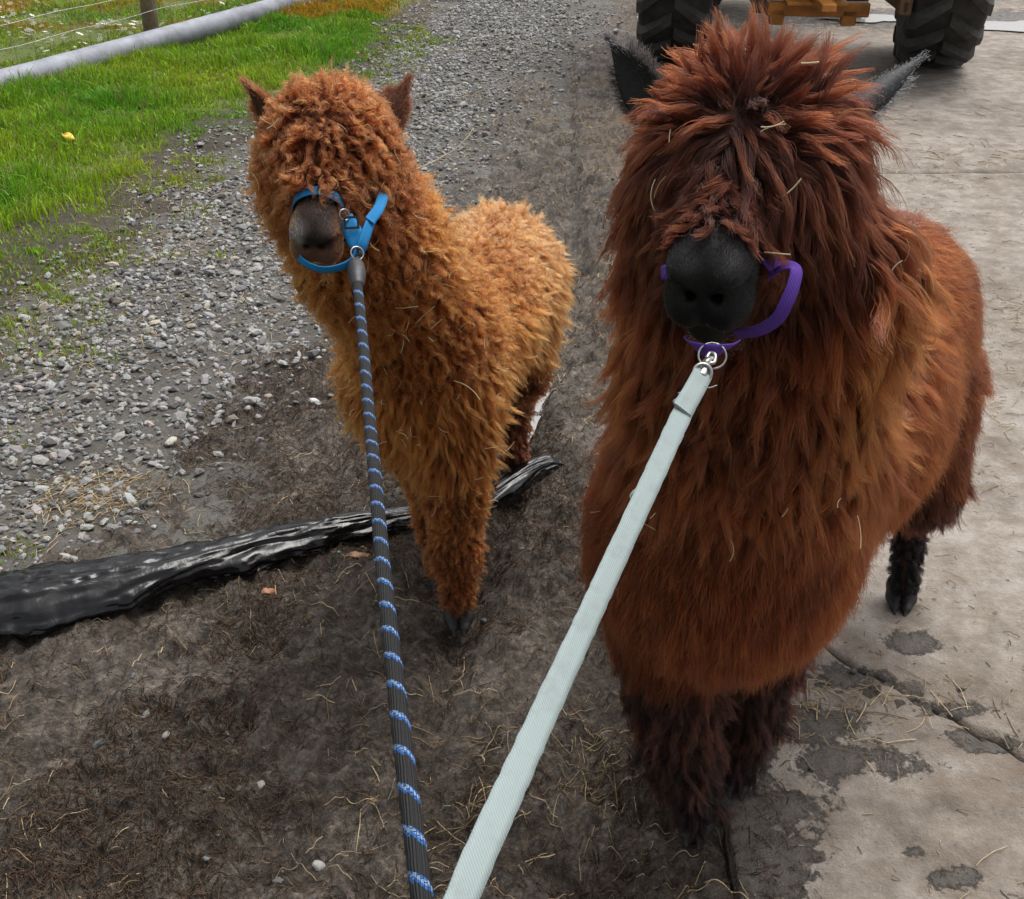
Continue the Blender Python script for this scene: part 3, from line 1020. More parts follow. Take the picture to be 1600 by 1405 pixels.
def leaf(u, v, L, W, rot, c, lab, lift=0.012, z=None):
    n, m = 12, 5
    s, q = np.meshgrid(np.linspace(0, 1, n), np.linspace(-1, 1, m), indexing='ij')
    w = W * np.sin(math.pi * np.clip(s * 0.96 + 0.02, 0, 1)) ** 0.8
    X, Y = (s - 0.5) * L, q * w
    Z = lift * (np.sin(s * math.pi) * 0.8 + 0.9 * q * q * np.sin(s * 5 + 1)) + 0.004 * noise2(s * 6, q * 3, 4)
    V = np.stack([X, Y, Z], -1).reshape(-1, 3)
    me = mesh_np('dead_leaf', V, grid_faces(m, n))
    c0 = px(u, v)
    z0 = float(ground_z(np.array(c0[0]), np.array(c0[1]))) if z is None else z
    mt = mat_plain('dead_leaf', c, 0.55, 0, 0.3, 60, 0.002)
    o = link('dead_leaf', me, mt, loc=(c0[0], c0[1], z0 + 0.004), label=lab, cat='leaf')
    o.rotation_euler = (0.15, -0.1, rot)
    sol = o.modifiers.new('thick', 'SOLIDIFY')
    sol.thickness = 0.0012
    return o


leaf(114, 243, 0.10, 0.022, -0.75, (0.75, 0.52, 0.06), 'bright yellow dry leaf lying on the green grass', 0.02, z=0.085)
leaf(421, 933, 0.036, 0.011, 0.6, (0.36, 0.17, 0.10), 'small reddish brown leaf on mud below the black plastic')
leaf(560, 881, 0.060, 0.010, 0.15, (0.34, 0.19, 0.11), 'long curled brown leaf on mud beside the blue rope')
leaf(183, 474, 0.055, 0.02, 0.2, (0.05, 0.032, 0.024), 'dark curled leaf clod on the gravel', 0.02)

# ------------------------------------------------------------------ tractor (seen from behind, mostly above the frame)
M_RUB = mat_plain('dirty_tyre_rubber', (0.032, 0.031, 0.030), 0.75, 0, 0.45, 9, 0.003, 0.35, 40)
M_LUG = mat_plain('tyre_lug_rubber', (0.055, 0.053, 0.050), 0.75, 0, 0.35, 14, 0.003, 0.35, 50)
M_ORANGE = mat_plain('worn_orange_paint', (0.50, 0.19, 0.03), 0.5, 0, 0.4, 7, 0.002)
M_RUST = mat_plain('rusty_steel', (0.13, 0.075, 0.04), 0.8, 0.3, 0.5, 12, 0.003)
M_DKMET = mat_plain('greasy_dark_steel', (0.045, 0.043, 0.042), 0.55, 0.6, 0.4, 14, 0.002)
M_GLASS = Mat('cab_glass')
M_GLASS.set(Base_Color=(0.7, 0.75, 0.75), Roughness=0.03, Transmission_Weight=1.0, IOR=1.45)
M_GLASS = M_GLASS.m

WL, WR = px(1053, 90), px(1450, 98)
YAW = -math.radians(5)
mid_ = (WL + WR) / 2
tractor = link('tractor', None, loc=(mid_[0], mid_[1], 0), label='orange tractor with big chevron tyres parked on the concrete behind the alpacas', cat='tractor')
tractor.rotation_euler = (0, 0, YAW)
HT = np.linalg.norm(WR - WL) / 2


def tyre_mesh(Rr, W, rim):
    prof = [(-W * .42, rim), (-W * .5, rim + .04), (-W * .54, (Rr + rim) / 2), (-W * .52, Rr * .93), (-W * .45, Rr * .975), (-W * .25, Rr * .988), (0, Rr * .992), (W * .25, Rr * .988), (W * .45, Rr * .975), (W * .52, Rr * .93), (W * .54, (Rr + rim) / 2), (W * .5, rim + .04), (W * .42, rim)]
    n = 72
    a = np.linspace(0, 2 * math.pi, n, endpoint=False)
    V = np.array([(x, r * math.cos(t), r * math.sin(t)) for t in a for x, r in prof])
    m = len(prof)
    F = [(i * m + j, i * m + j + 1, ((i + 1) % n) * m + j + 1, ((i + 1) % n) * m + j) for i in range(n) for j in range(m - 1)]
    return mesh_np('tyre', V, np.array(F))


def lug_mesh(Rr, W, sgn, h):
    """one bar of the chevron, from the shoulder to the middle of the tread, curved with the tyre"""
    n = 7
    V = []
    for i in range(n):
        s_ = i / (n - 1)
        x = sgn * W * (0.54 - 0.52 * s_)
        ang = -(0.30 * s_) * (0.62 / Rr) * 1.05
        half = (0.030 + 0.010 * (1 - s_)) / Rr
        base = Rr * (0.90 if i == 0 else 0.975)
        top = Rr * (0.945 if i == 0 else 0.992) + h
        for (q, r, e) in ((-1, base, 1.35), (-1, top, 1.0), (1, top, 1.0), (1, base, 1.35)):
            t = ang + q * half * e
            V.append((x, r * math.sin(t), -r * math.cos(t)))
    F = []
    for i in range(n - 1):
        for j in range(3):
            a, b = i * 4 + j, i * 4 + j + 1
            F.append((a, b, b + 4, a + 4) if sgn > 0 else (a, a + 4, b + 4, b))
    F += [(0, 3, 2, 1), ((n - 1) * 4, (n - 1) * 4 + 1, (n - 1) * 4 + 2, (n - 1) * 4 + 3)]
    return mesh_np('tread_lug', np.array(V), np.array(F), False)


def rim_mesh(rim, W):
    prof = [(-W * .42, rim), (-W * .40, rim * .93), (-W * .1, rim * .88), (-W * .06, rim * .5), (-W * .10, rim * .3), (-W * .10, 0.001)]
    prof2 = [(W * .42, rim), (W * .40, rim * .93), (W * .06, rim * .88), (W * .02, rim * .5), (W * .0, 0.001)]
    n = 40
    a = np.linspace(0, 2 * math.pi, n, endpoint=False)
    out = []
    for p in (prof, prof2):
        V = np.array([(x, r * math.cos(t), r * math.sin(t)) for t in a for x, r in p])
        m = len(p)
        F = np.array([(i * m + j, i * m + j + 1, ((i + 1) % n) * m + j + 1, ((i + 1) % n) * m + j) for i in range(n) for j in range(m - 1)])
        out.append((V, F))
    return mesh_np('rim', *join_vf(out))


WHEEL_LIB = {}


def wheel(x, y, Rr, W, nl, steer=0.0, spin=0.0):
    key = (Rr, W)
    if key not in WHEEL_LIB:
        WHEEL_LIB[key] = (tyre_mesh(Rr, W, Rr * .56), rim_mesh(Rr * .56, W), lug_mesh(Rr, W, 1, 0.042), lug_mesh(Rr, W, -1, 0.042))
    t_, r_, l1, l2 = WHEEL_LIB[key]
    e = link('wheel', None, parent=tractor, loc=(x, y, Rr + 0.036))
    e.rotation_euler = (0, 0, steer)
    link('tyre', t_, M_RUB, e)
    link('rim', r_, M_ORANGE, e)
    for i in range(nl):
        for lm, off in ((l1, 0), (l2, 0.5)):
            o = link('tread_lug', lm, M_LUG, e)
            o.rotation_euler = ((i + off) / nl * 2 * math.pi + spin, 0, 0)


wheel(-HT, 0, 0.78, 0.44, 19, -0.10, 0.1)
wheel(HT, 0, 0.78, 0.44, 19, -0.16, 0.23)
wheel(-HT * 0.62, 2.25, 0.50, 0.30, 15, 0, 0.3)
wheel(HT * 0.78, 2.25, 0.50, 0.30, 15, 0, 0.3)


def tpart(name, parts, mat, bev=0.008):
    V, F = join_vf(parts)
    o = link(name, mesh_np(name, V, F, False), mat, tractor)
    if bev:
        bevel(o, bev)
    return o


tpart('axle', [box((0, 0, 0.82), (HT - 0.25, 0.10, 0.10)), box((0, 0.05, 0.80), (0.20, 0.28, 0.20))], M_DKMET, 0.02)
tpart('front_axle', [box((0, 2.25, 0.54), (HT * 0.55, 0.06, 0.06))], M_DKMET, 0.015)
tpart('chassis', [box((0, 1.3, 0.80), (0.20, 1.45, 0.17)), box((0, 2.4, 0.70), (0.17, 0.45, 0.14))], M_DKMET, 0.02)
tpart('bonnet', [box((0, 2.1, 1.25), (0.33, 0.85, 0.30)), box((0, 2.95, 1.15), (0.28, 0.05, 0.25))], M_ORANGE, 0.05)
tpart('cab_frame', [box((sx * 0.52, y_, 1.75), (0.035, 0.035, 0.62)) for sx in (-1, 1) for y_ in (-0.25, 1.15)] + [box((0, 0.45, 1.10), (0.50, 0.70, 0.05))], M_DKMET, 0.01)
tpart('cab_roof', [box((0, 0.45, 2.42), (0.62, 0.82, 0.06))], M_ORANGE, 0.04)
tpart('window', [box((0, -0.25, 1.76), (0.48, 0.006, 0.58))], M_GLASS, 0)
tpart('window', [box((0, 1.15, 1.76), (0.48, 0.006, 0.58))], M_GLASS, 0)
tpart('window', [box((0.52, 0.45, 1.76), (0.006, 0.66, 0.58))], M_GLASS, 0)
tpart('window', [box((-0.52, 0.45, 1.76), (0.006, 0.66, 0.58))], M_GLASS, 0)
for sx in (-1, 1):
    n = 18
    a = np.linspace(0.15, 2.7, n)
    V = np.array([(sx * HT + w, 0.92 * math.cos(t), 0.82 + 0.92 * math.sin(t)) for t in a for w in (-0.26, 0.24)])
    F = grid_faces(2, n)
    o = link('mudguard', mesh_np('mudguard', V, F), M_ORANGE, tractor)
    o.modifiers.new('thick', 'SOLIDIFY').thickness = 0.02
tpart('drawbar', [box((0, -0.35, 0.47), (0.045, 0.45, 0.022)), box((0, -0.30, 0.43), (0.20, 0.10, 0.012)), box((-0.16, -0.2, 0.55), (0.018, 0.06, 0.14)), box((0.16, -0.2, 0.55), (0.018, 0.06, 0.14))], M_ORANGE, 0.006)
tpart('lift_arm', [box((-0.42, -0.35, 0.48), (0.022, 0.45, 0.04)), box((-0.42, -0.72, 0.48), (0.04, 0.05, 0.05))], M_RUST, 0.01)
tpart('lift_arm', [box((0.50, -0.25, 0.46), (0.022, 0.40, 0.04)), box((0.50, -0.60, 0.46), (0.04, 0.05, 0.05))], M_RUST, 0.01)
tpart('hitch_frame', [box((0.05, -0.12, 0.36), (0.34, 0.05, 0.045)), box((-0.22, -0.14, 0.31), (0.05, 0.03, 0.05)), box((0.26, -0.14, 0.31), (0.05, 0.03, 0.05))], M_ORANGE, 0.008)
tpart('bracket', [box((HT - 0.27, -0.20, 0.42), (0.035, 0.16, 0.05)), box((HT - 0.30, 0.0, 0.55), (0.02, 0.12, 0.16))], M_ORANGE, 0.008)
#%%PART3
# ------------------------------------------------------------------ alpacas
def smin(a, b, k):
    h = np.maximum(k - np.abs(a - b), 0) / k
    return np.minimum(a, b) - h * h * k * 0.25


class Body:
    """a body as a smooth union of tapered limbs and ellipsoids; one continuous skin is drawn from it"""
    def __init__(self):
        self.p = []

    def limb(self, pts, rs, k=0.03):
        for a, b, r0, r1 in zip(pts[:-1], pts[1:], rs[:-1], rs[1:]):
            self.p.append(('c', np.asarray(a, float), np.asarray(b, float), r0, r1, k))

    def ell(self, c, ax, r, k=0.04, sub=False):
        self.p.append(('s' if sub else 'e', np.asarray(c, float), np.asarray(ax, float), np.asarray(r, float), None, k))

    def cut(self, a, b, r, k=0.006):
        self.p.append(('x', np.asarray(a, float), np.asarray(b, float), r, r, k))

    @staticmethod
    def one(q, P):
        if q[0] in 'cx':
            a, b = q[1], q[2]
            ab = b - a
            d = P - a
            t = np.clip((d @ ab) / max(ab @ ab, 1e-9), 0, 1)
            return np.linalg.norm(d - t[..., None] * ab, axis=-1) - (q[3] + (q[4] - q[3]) * t)
        d = (P - q[1]) @ q[2].T
        r = q[3]
        k0 = np.linalg.norm(d / r, axis=-1)
        k1 = np.linalg.norm(d / (r * r), axis=-1)
        return k0 * (k0 - 1) / np.maximum(k1, 1e-6)

    def sdf(self, P):
        D = np.full(P.shape[:-1], 1.0)
        for q in self.p:
            s = self.one(q, P)
            if q[0] in 'sx':
                D = -smin(-D, s, q[5])
            else:
                D = smin(D, s, q[5])
        return D

    def grad(self, P, e=0.003):
        g = np.zeros_like(P)
        for i in range(3):
            d = np.zeros(3)
            d[i] = e
            g[..., i] = self.sdf(P + d) - self.sdf(P - d)
        return nrm(g)

    def mesh(self, h):
        lo = np.min([np.minimum(q[1], q[2]) - max(q[3], q[4]) if q[0] == 'c' else q[1] - (max(q[3]) if q[0] == 'e' else 0) for q in self.p], 0) - 4 * h
        hi = np.max([np.maximum(q[1], q[2]) + max(q[3], q[4]) if q[0] == 'c' else q[1] + (max(q[3]) if q[0] == 'e' else 0) for q in self.p], 0) + 4 * h
        n = np.ceil((hi - lo) / h).astype(int)
        D = np.full(n, 0.06, np.float32)
        ax = [lo[i] + h * np.arange(n[i]) for i in range(3)]
        for q in self.p:
            m = q[5] * 1.1 + 3 * h
            if q[0] in 'cx':
                rr = max(q[3], q[4])
                l_, h_ = np.minimum(q[1], q[2]) - rr - m, np.maximum(q[1], q[2]) + rr + m
            else:
                l_, h_ = q[1] - max(q[3]) - m, q[1] + max(q[3]) + m
            i0 = np.clip(((l_ - lo) / h).astype(int), 0, n)
            i1 = np.clip(((h_ - lo) / h).astype(int) + 1, 0, n)
            sl = tuple(slice(a, b) for a, b in zip(i0, i1))
            G = np.stack(np.meshgrid(*[ax[i][sl[i]] for i in range(3)], indexing='ij'), -1)
            s = self.one(q, G)
            D[sl] = -smin(-D[sl], s, q[5]) if q[0] in 'sx' else smin(D[sl], s, q[5])
        # surface nets
        neg = D < 0
        c = np.zeros(np.array(n) - 1, np.int8)
        for dx in (0, 1):
            for dy in (0, 1):
                for dz in (0, 1):
                    c += neg[dx:n[0] - 1 + dx, dy:n[1] - 1 + dy, dz:n[2] - 1 + dz]
        act = (c > 0) & (c < 8)
        idx = np.full(act.shape, -1, np.int64)
        I = np.argwhere(act)
        idx[act] = np.arange(len(I))
        V = lo + h * (I + 0.5)
        F = []
        for a in range(3):
            b_, c_ = (a + 1) % 3, (a + 2) % 3
            s0 = [slice(1, n[i] - 1) for i in range(3)]
            s1 = list(s0)
            s0[a], s1[a] = slice(0, n[a] - 1), slice(1, n[a])
            A_, B_ = neg[tuple(s0)], neg[tuple(s1)]
            for flip, mask in ((False, A_ & ~B_), (True, ~A_ & B_)):
                E = np.argwhere(mask)
                off = np.ones(3, int)
                off[a] = 0
                E = E + off
                def at(db, dc):
                    q = E.copy()
                    q[:, b_] += db
                    q[:, c_] += dc
                    return idx[q[:, 0], q[:, 1], q[:, 2]]
                f = np.stack([at(-1, -1), at(0, -1), at(0, 0), at(-1, 0)], 1)
                F.append(f[:, ::-1] if flip else f)
        F = np.concatenate(F)
        for _ in range(3):
            g = self.grad(V)
            V = V - g * self.sdf(V)[:, None] * 0.9
        return V, F, self.grad(V)


def sample_surface(V, F, NV, n, wfun):
    a, b, c, d = (V[F[:, i]] for i in range(4))
    area = 0.5 * np.linalg.norm(np.cross(c - a, d - b), axis=1)
    ce = (a + b + c + d) / 4
    w = area * wfun(ce, nrm(NV[F].mean(1)))
    w /= w.sum()
    f = RNG.choice(len(F), n, p=w)
    u, v = RNG.random((n, 1)), RNG.random((n, 1))
    P = (a[f] * (1 - u) + b[f] * u) * (1 - v) + (d[f] * (1 - u) + c[f] * u) * v
    N = (NV[F[f, 0]] * (1 - u) + NV[F[f, 1]] * u) * (1 - v) + (NV[F[f, 3]] * (1 - u) + NV[F[f, 2]] * u) * v
    return P, nrm(N)


def perp(d):
    ref = np.where(np.abs(d[..., 2:3]) < 0.9, np.array([0, 0, 1.0]), np.array([1.0, 0, 0]))
    a = nrm(np.cross(d, ref))
    return a, np.cross(d, a)


DOWN = np.array([0, 0, -1.0])


def groom(body, field, cP, cN, hP, hN, K=8):
    """locks first, then strands gathered into the locks; returns (n,K,3), per-strand props"""
    f = field(cP, cN)
    m = len(cP)
    d = nrm(cN * f['lift'][:, None] + f['flow'] * (1 - f['lift'])[:, None] + RNG.normal(0, 1, (m, 3)) * f['jit'][:, None])
    L = f['len'] * (1 + f.get('lvar', 1.0) * RNG.uniform(-0.34, 0.2, m))
    pos = cP.copy()
    G = [pos.copy()]
    bend = RNG.normal(0, 1, (m, 3)) * f['bend'][:, None]
    for k in range(1, K):
        d = nrm(d + (DOWN * f['grav'][:, None] + bend) / (K - 1) + f['flow'] * (0.25 / (K - 1)))
        pos = pos + d * (L / (K - 1))[:, None]
        s = body.sdf(pos)
        need = np.clip(0.010 * k / K + 0.003 - s, 0, 0.03)
        if (need > 0).any():
            q = need > 0
            pos[q] += body.grad(pos[q]) * need[q, None]
        G.append(pos.copy())
    G = np.stack(G, 1)
    axis = nrm(G[:, -1] - G[:, 0])
    a, b = perp(axis)
    t = np.linspace(0, 1, K)
    ph = RNG.uniform(0, 2 * math.pi, m)
    turns = f['turns'] * RNG.uniform(0.7, 1.3, m)
    amp = f['curl'] * RNG.uniform(0.5, 1.4, m)
    sg = np.where(RNG.random(m) < 0.5, 1, -1)
    w = 2 * math.pi * turns[:, None] * t[None] * sg[:, None] + ph[:, None]
    env = (amp[:, None] * smooth(0, 0.35, t)[None])
    G = G + (env * np.cos(w))[..., None] * a[:, None] + (env * np.sin(w))[..., None] * b[:, None]
    kd = kdtree.KDTree(m)
    for i, p in enumerate(cP):
        kd.insert(p, i)
    kd.balance()
    n = len(hP)
    near = np.array([[q[1] for q in kd.find_n(p, 4)] for p in hP])
    loose = f['clump'][near[:, 0]] < 0.5
    ci = np.where(loose, near[np.arange(n), np.where(RNG.random(n) < 0.5, 0, RNG.integers(0, 3, n))], near[:, 0])
    li = RNG.uniform(0.62, 1.0, n) * np.where(RNG.random(n) < 0.05, 1.12, 1)
    rel = (G[ci] - G[ci][:, :1])
    off = hP - cP[ci]
    cl = np.where(loose, 0.30, f['clump'][ci]) * RNG.uniform(0.75, 1.0, n)
    s = (t ** 0.8)[None]
    P = hP[:, None] + rel * li[:, None, None] - off[:, None] * (cl[:, None] * s)[..., None]
    fr = f['frizz'][ci]
    e = RNG.normal(0, 1, (n, 3)) * fr[:, None]
    e2 = RNG.normal(0, 1, (n, 3)) * fr[:, None] * 0.5
    P = P + e[:, None] * (t ** 1.3)[None, :, None] + e2[:, None] * np.sin(t * 7)[None, :, None]
    rad = f['rad'][ci][:, None] * RNG.uniform(0.7, 1.3, n)[:, None] * (1 - 0.72 * t[None] ** 1.6)
    lockc = np.clip(RNG.normal(1, 0.22, m), 0.45, 1.7)
    col = f['col'][ci] * lockc[ci][:, None] * RNG.uniform(0.75, 1.25, (n, 1))
    return P, rad, np.clip(col, 0.002, 0.95)


def facing(P, N):
    v = nrm(np.array([0, 0, CAM_H]) - P)
    return np.sum(v * N, -1)


def ear_mesh(L, W, cup, roll, n=26, m=13):
    """a leaf-shaped cupped ear: base at the origin, tip along +Z, hollow towards -Y"""
    s, q = np.meshgrid(np.linspace(0, 1, n), np.linspace(-1, 1, m), indexing='ij')
    w = W * (np.sin(math.pi * (0.22 + 0.78 * s)) ** np.where(s > 0.36, 1.15, 0.75) * (1 - 0.15 * s) + 0.02) * np.where(s > 0.98, 0.55, 1)
    ang = q * (cup + roll * (1 - s) * 0.6)
    rr = w / np.maximum(cup, 0.4)
    X = rr * np.sin(ang)
    Y = -rr * (1 - np.cos(ang)) + rr * 0.25
    Z = s * L - 0.012 * (1 - s) * (q ** 2)
    Y = Y - 0.10 * L * s ** 2
    out = np.stack([X, Y, Z], -1)
    nrm_y = np.stack([np.sin(ang), np.cos(ang), 0 * ang], -1)
    inn = out - nrm_y * 0.0045 * (1 - 0.6 * np.abs(q[..., None]) ** 3)
    V = np.concatenate([out.reshape(-1, 3), inn.reshape(-1, 3)])
    F = grid_faces(m, n)
    k = n * m
    F2 = F[:, ::-1] + k
    rim = np.concatenate([np.arange(m), np.arange(1, n) * m + m - 1, (n - 1) * m + np.arange(m - 2, -1, -1), np.arange(n - 2, 0, -1) * m])
    i = np.arange(len(rim))
    F3 = np.stack([rim[i], rim[(i + 1) % len(rim)], k + rim[(i + 1) % len(rim)], k + rim[i]], 1)
    return V, np.concatenate([F, F2, F3[:, ::-1]])


def toe_mesh(side):
    """one padded toe with its pointed nail, pointing to -Y"""
    b = Body()
    b.limb([(0, 0.030, 0.050), (0, 0.0, 0.028), (0, -0.035, 0.016)], [0.022, 0.019, 0.013], 0.015)
    b.limb([(0, -0.030, 0.020), (0, -0.058, 0.006)], [0.010, 0.004], 0.006)
    V, F, _ = b.mesh(0.0035)
    V[:, 2] = np.maximum(V[:, 2], 0.0)
    return mesh_np('toe', V, F)


M_TOE = mat_plain('dark_horn', (0.018, 0.015, 0.014), 0.5, 0, 0.4, 40, 0.002)
M_NOSEBLK = Mat('black_nose_skin')
_n = M_NOSEBLK.noise(160, 4, 0.7)
M_NOSEBLK.set(Base_Color=M_NOSEBLK.attr('col'), Roughness=0.6, Specular_IOR_Level=0.22)
M_NOSEBLK.bump(_n, 0.0012, 0.6)
M_SKIN = M_NOSEBLK.m
M_EARSKIN = M_SKIN

TOES = {}


def near_ear(P, I, r):
    k = 0.0
    for b0, t0 in I['ears']:
        a0 = b0 + (b0 - t0) * 0.35
        ab = t0 - a0
        t = np.clip(((P - a0) @ ab) / (ab @ ab), 0, 1)
        k = np.maximum(k, np.exp(-(np.linalg.norm(P - a0 - t[:, None] * ab, axis=1) / r) ** 2))
    return k


def make_alpaca(A):
    base = np.array([A['base'][0], A['base'][1], 0.0])
    root = link('alpaca', None, loc=tuple(base), label=A['label'], cat='alpaca')
    S, Mz = np.asarray(A['skull']), np.asarray(A['muzzle'])
    Fw = nrm(Mz - S)
    U = nrm(np.asarray(A.get('up', (0, 0, 1.0))) - Fw * np.dot(Fw, A.get('up', (0, 0, 1.0))))
    Rt = np.cross(Fw, U)           # the animal's right ... towards viewer's left
    ax = np.stack([Fw, U, Rt])
    hl = np.linalg.norm(Mz - S)
    g, mw = A['hs'], A['mw']       # head scale, muzzle width
    H = lambda f, u, r: S + Fw * f + U * u + Rt * r
    b = Body()
    b.limb(A['neck'], A['neck_r'], 0.05)
    for c, r, axis in A['trunk']:
        fx = nrm(axis)
        ux = nrm(np.array([0, 0, 1.0]) - fx * fx[2])
        b.ell(c, np.stack([fx, ux, np.cross(fx, ux)]), r, 0.09)
    for pts, rs in A['legs']:
        b.limb(pts, rs, 0.035)
    b.ell(S, ax, (0.085 * g, 0.075 * g, 0.066 * g), 0.04)
    b.ell(H(*A['pad'][0]), ax, A['pad'][1], 0.04)          # the dense undercoat of the topknot
    # face: bridge, upper lip with its two halves, nostril rims, jaw and chin
    b.limb([H(0.02, 0.0, 0), H(hl - 0.036, 0.006 * g, 0)], [0.052 * g, 0.030 * g], 0.03)
    b.ell(H(hl - 0.022, 0.004 * g, 0), ax, (0.036 * g, 0.032 * g, 0.041 * g * mw), 0.022)
    for sr in (-1, 1):
        b.ell(H(hl - 0.006, -0.016 * g, sr * 0.018 * g * mw), ax, (0.028 * g, 0.025 * g, 0.026 * g * mw), 0.010)
        b.ell(H(hl - 0.006, 0.017 * g, sr * 0.020 * g * mw), ax, (0.022 * g, 0.013 * g, 0.016 * g * mw), 0.010)
    b.limb([H(0.03, -0.035, 0), H(hl - 0.016, -0.050 * g, 0)], [0.045 * g, 0.027 * g * mw], 0.012)
    holes = []
    for sr in (-1, 1):
        b.ell(H(hl - 0.004, 0.022 * g, sr * 0.021 * g * mw), ax, (0.020 * g, 0.010 * g, 0.016 * g * mw), 0.008)
        holes.append((H(hl + 0.022 * g, 0.004 * g, sr * 0.0130 * g * mw), H(hl - 0.008, 0.000 * g, sr * 0.012 * g * mw), 0.0050 * g))
        holes.append((H(hl + 0.021 * g, 0.004 * g, sr * 0.0130 * g * mw), H(hl + 0.013 * g, 0.012 * g, sr * 0.028 * g * mw), 0.0056 * g))
        holes.append((H(hl + 0.013 * g, 0.012 * g, sr * 0.028 * g * mw), H(hl - 0.004 * g, 0.010 * g, sr * 0.040 * g * mw), 0.0040 * g))
        b.cut(H(hl + 0.020 * g, -0.041 * g, sr * 0.002 * g), H(hl - 0.030, -0.036 * g, sr * 0.052 * g * mw), 0.0052 * g, 0.005)
    for h0, h1, hr in holes:
        b.cut(h0, h1, hr, 0.004)
    b.cut(H(hl + 0.026 * g, -0.004 * g, 0), H(hl + 0.024 * g, -0.040 * g, 0), 0.0052 * g, 0.006)
    for c, r in A.get('ruff', ()):
        b.ell(c, ax, r, 0.06)
    V, F, NV = b.mesh(A['vox'])
    tip = np.linalg.norm(V - Mz, axis=1)

    # bare face mask: 1 on the muzzle, 0 in the fleece
    def face_k(P):
        d = P - S
        f, u, r = d @ Fw, d @ U, d @ Rt
        return smooth(A['face0'], A['face0'] + 0.025, f + 0.35 * np.minimum(-u, 0.02)) * smooth(0.085, 0.06, np.hypot(u, r)) * (f > 0)

    fk = face_k(V)[:, None]
    C = A['skin'] * (1 - fk) + fk * A['face_col'](V, S, Fw, U, Rt, hl)
    me = mesh_np('body', V - base, F)
    attr(me, 'col', np.clip(C, 0.001, 1))
    link('body', me, M_SKIN, root)
    info = dict(S=S, Mz=Mz, F=Fw, U=U, R=Rt, hl=hl, body=b, base=base, root=root, V=V, Fq=F, N=NV)
    info['ears'] = [(np.asarray(e['base']), np.asarray(e['tip'])) for e in A['ears']]

    # fleece: locks of wool over everything but the muzzle and the toes
    def wfun(P, N):
        w = np.where(facing(P, N) > -0.25, 1.0, 0.30) * (1 - face_k(P)) * smooth(0.030, 0.045, P[:, 2])
        return w * A['dens'](P, info) * (1 - 0.85 * near_ear(P, info, 0.024))

    fld = lambda P, N: A['field'](P, N, info)
    cP, cN = sample_surface(V, F, NV, A['locks'], wfun)
    hP, hN = sample_surface(V, F, NV, A['hairs'], wfun)
    P, rad, col = groom(b, fld, cP, cN, hP, hN, A.get('K', 9))
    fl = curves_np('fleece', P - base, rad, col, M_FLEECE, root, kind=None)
    info['tips'] = P
    # short hair of the face
    fP, fN = sample_surface(V, F, NV, A['face_hairs'], lambda P, N: face_k(P) * (1 - 0.85 * np.exp(-(((P - H(hl + 0.012, 0.008, 0)) ** 2).sum(-1)) / 0.022 ** 2)) * (facing(P, N) > -0.3) * np.all([Body.one(('x', q[0], q[1], q[2], q[2]), P) > 0.0025 for q in holes], axis=0) + 1e-9)
    d = nrm(fN * 0.55 - Fw * 0.9 + RNG.normal(0, 0.18, fN.shape))
    Lf = RNG.uniform(0.0015, 0.005, len(fP))
    t = np.linspace(0, 1, 4)
    Pf = fP[:, None] + d[:, None] * (Lf[:, None] * t)[..., None] + (Fw * -0.15 * Lf[:, None])[:, None] * (t ** 2)[None, :, None]
    cf = A['face_col'](fP, S, Fw, U, Rt, hl) * RNG.uniform(0.7, 1.4, (len(fP), 1))
    curves_np('face_hair', Pf - base, np.full((len(fP), 4), 0.00028) * (1 - 0.6 * t), np.clip(cf, 0.002, 0.9), M_FACE, root)
    # ears
    for e in A['ears']:
        tip_, bs = np.asarray(e['tip']), np.asarray(e['base'])
        Le = np.linalg.norm(tip_ - bs)
        z = nrm(tip_ - bs)
        y = nrm(np.asarray(e['back']) - z * np.dot(z, e['back']))
        M = np.stack([np.cross(y, z), y, z])
        Ve, Fe = ear_mesh(Le, e['w'], e['cup'], e['roll'])
        inner = np.arange(len(Ve)) >= len(Ve) // 2
        Vw = Ve @ M + bs
        m2 = mesh_np('ear', Vw - base, Fe)
        Ce = np.where(inner[:, None], e['inner'], e['outer']) * (1 + 0.2 * noise3(Vw, 60, 2))[:, None]
        attr(m2, 'col', np.clip(Ce, 0.002, 1))
        eo = link('ear', m2, M_EARSKIN, root)
        nf = e['fuzz']
        half = len(Ve) // 2
        vi = np.where(RNG.random(nf) < 0.8, RNG.integers(0, half, nf), RNG.integers(half, 2 * half, nf))
        # more along the two edges
        edge = RNG.random(nf) < 0.35
        row = RNG.integers(2, 19, nf)
        vi = np.where(edge, row * 13 + np.where(RNG.random(nf) < 0.5, 0, 12), vi)
        cen = bs + z * (((Vw[vi] - bs) @ z))[:, None]
        outd = nrm(Vw[vi] - cen)
        nn = np.where((vi < half)[:, None], y, -y)
        d = nrm(nn * 0.35 + outd * np.where(edge, 0.8, 0.15)[:, None] + z * 0.75 + RNG.normal(0, 0.22, (nf, 3)))
        Lh = RNG.uniform(0.5, 1.2, nf) * np.where(edge, e['edge_len'], e['fuzz_len'])
        p0 = Vw[vi] + RNG.normal(0, 0.0022, (nf, 3))
        t = np.linspace(0, 1, 5)
        Pe = p0[:, None] + d[:, None] * (Lh[:, None] * t)[..., None] + RNG.normal(0, 0.25, (nf, 1, 3)) * (Lh[:, None] * t ** 2)[..., None]
        ce = np.where((vi < half)[:, None], e['outer'], e['inner'] * 0.8 + e['outer'] * 0.2) * RNG.uniform(0.6, 1.5, (nf, 1))
        curves_np('ear_fur', Pe - base, np.full((nf, 5), e.get('fr', 0.00028)) * (1 - 0.7 * t), np.clip(ce, 0.002, 0.9), M_FACE, eo)
    # two toes on every foot
    if 'm' not in TOES:
        TOES['m'] = toe_mesh(0)
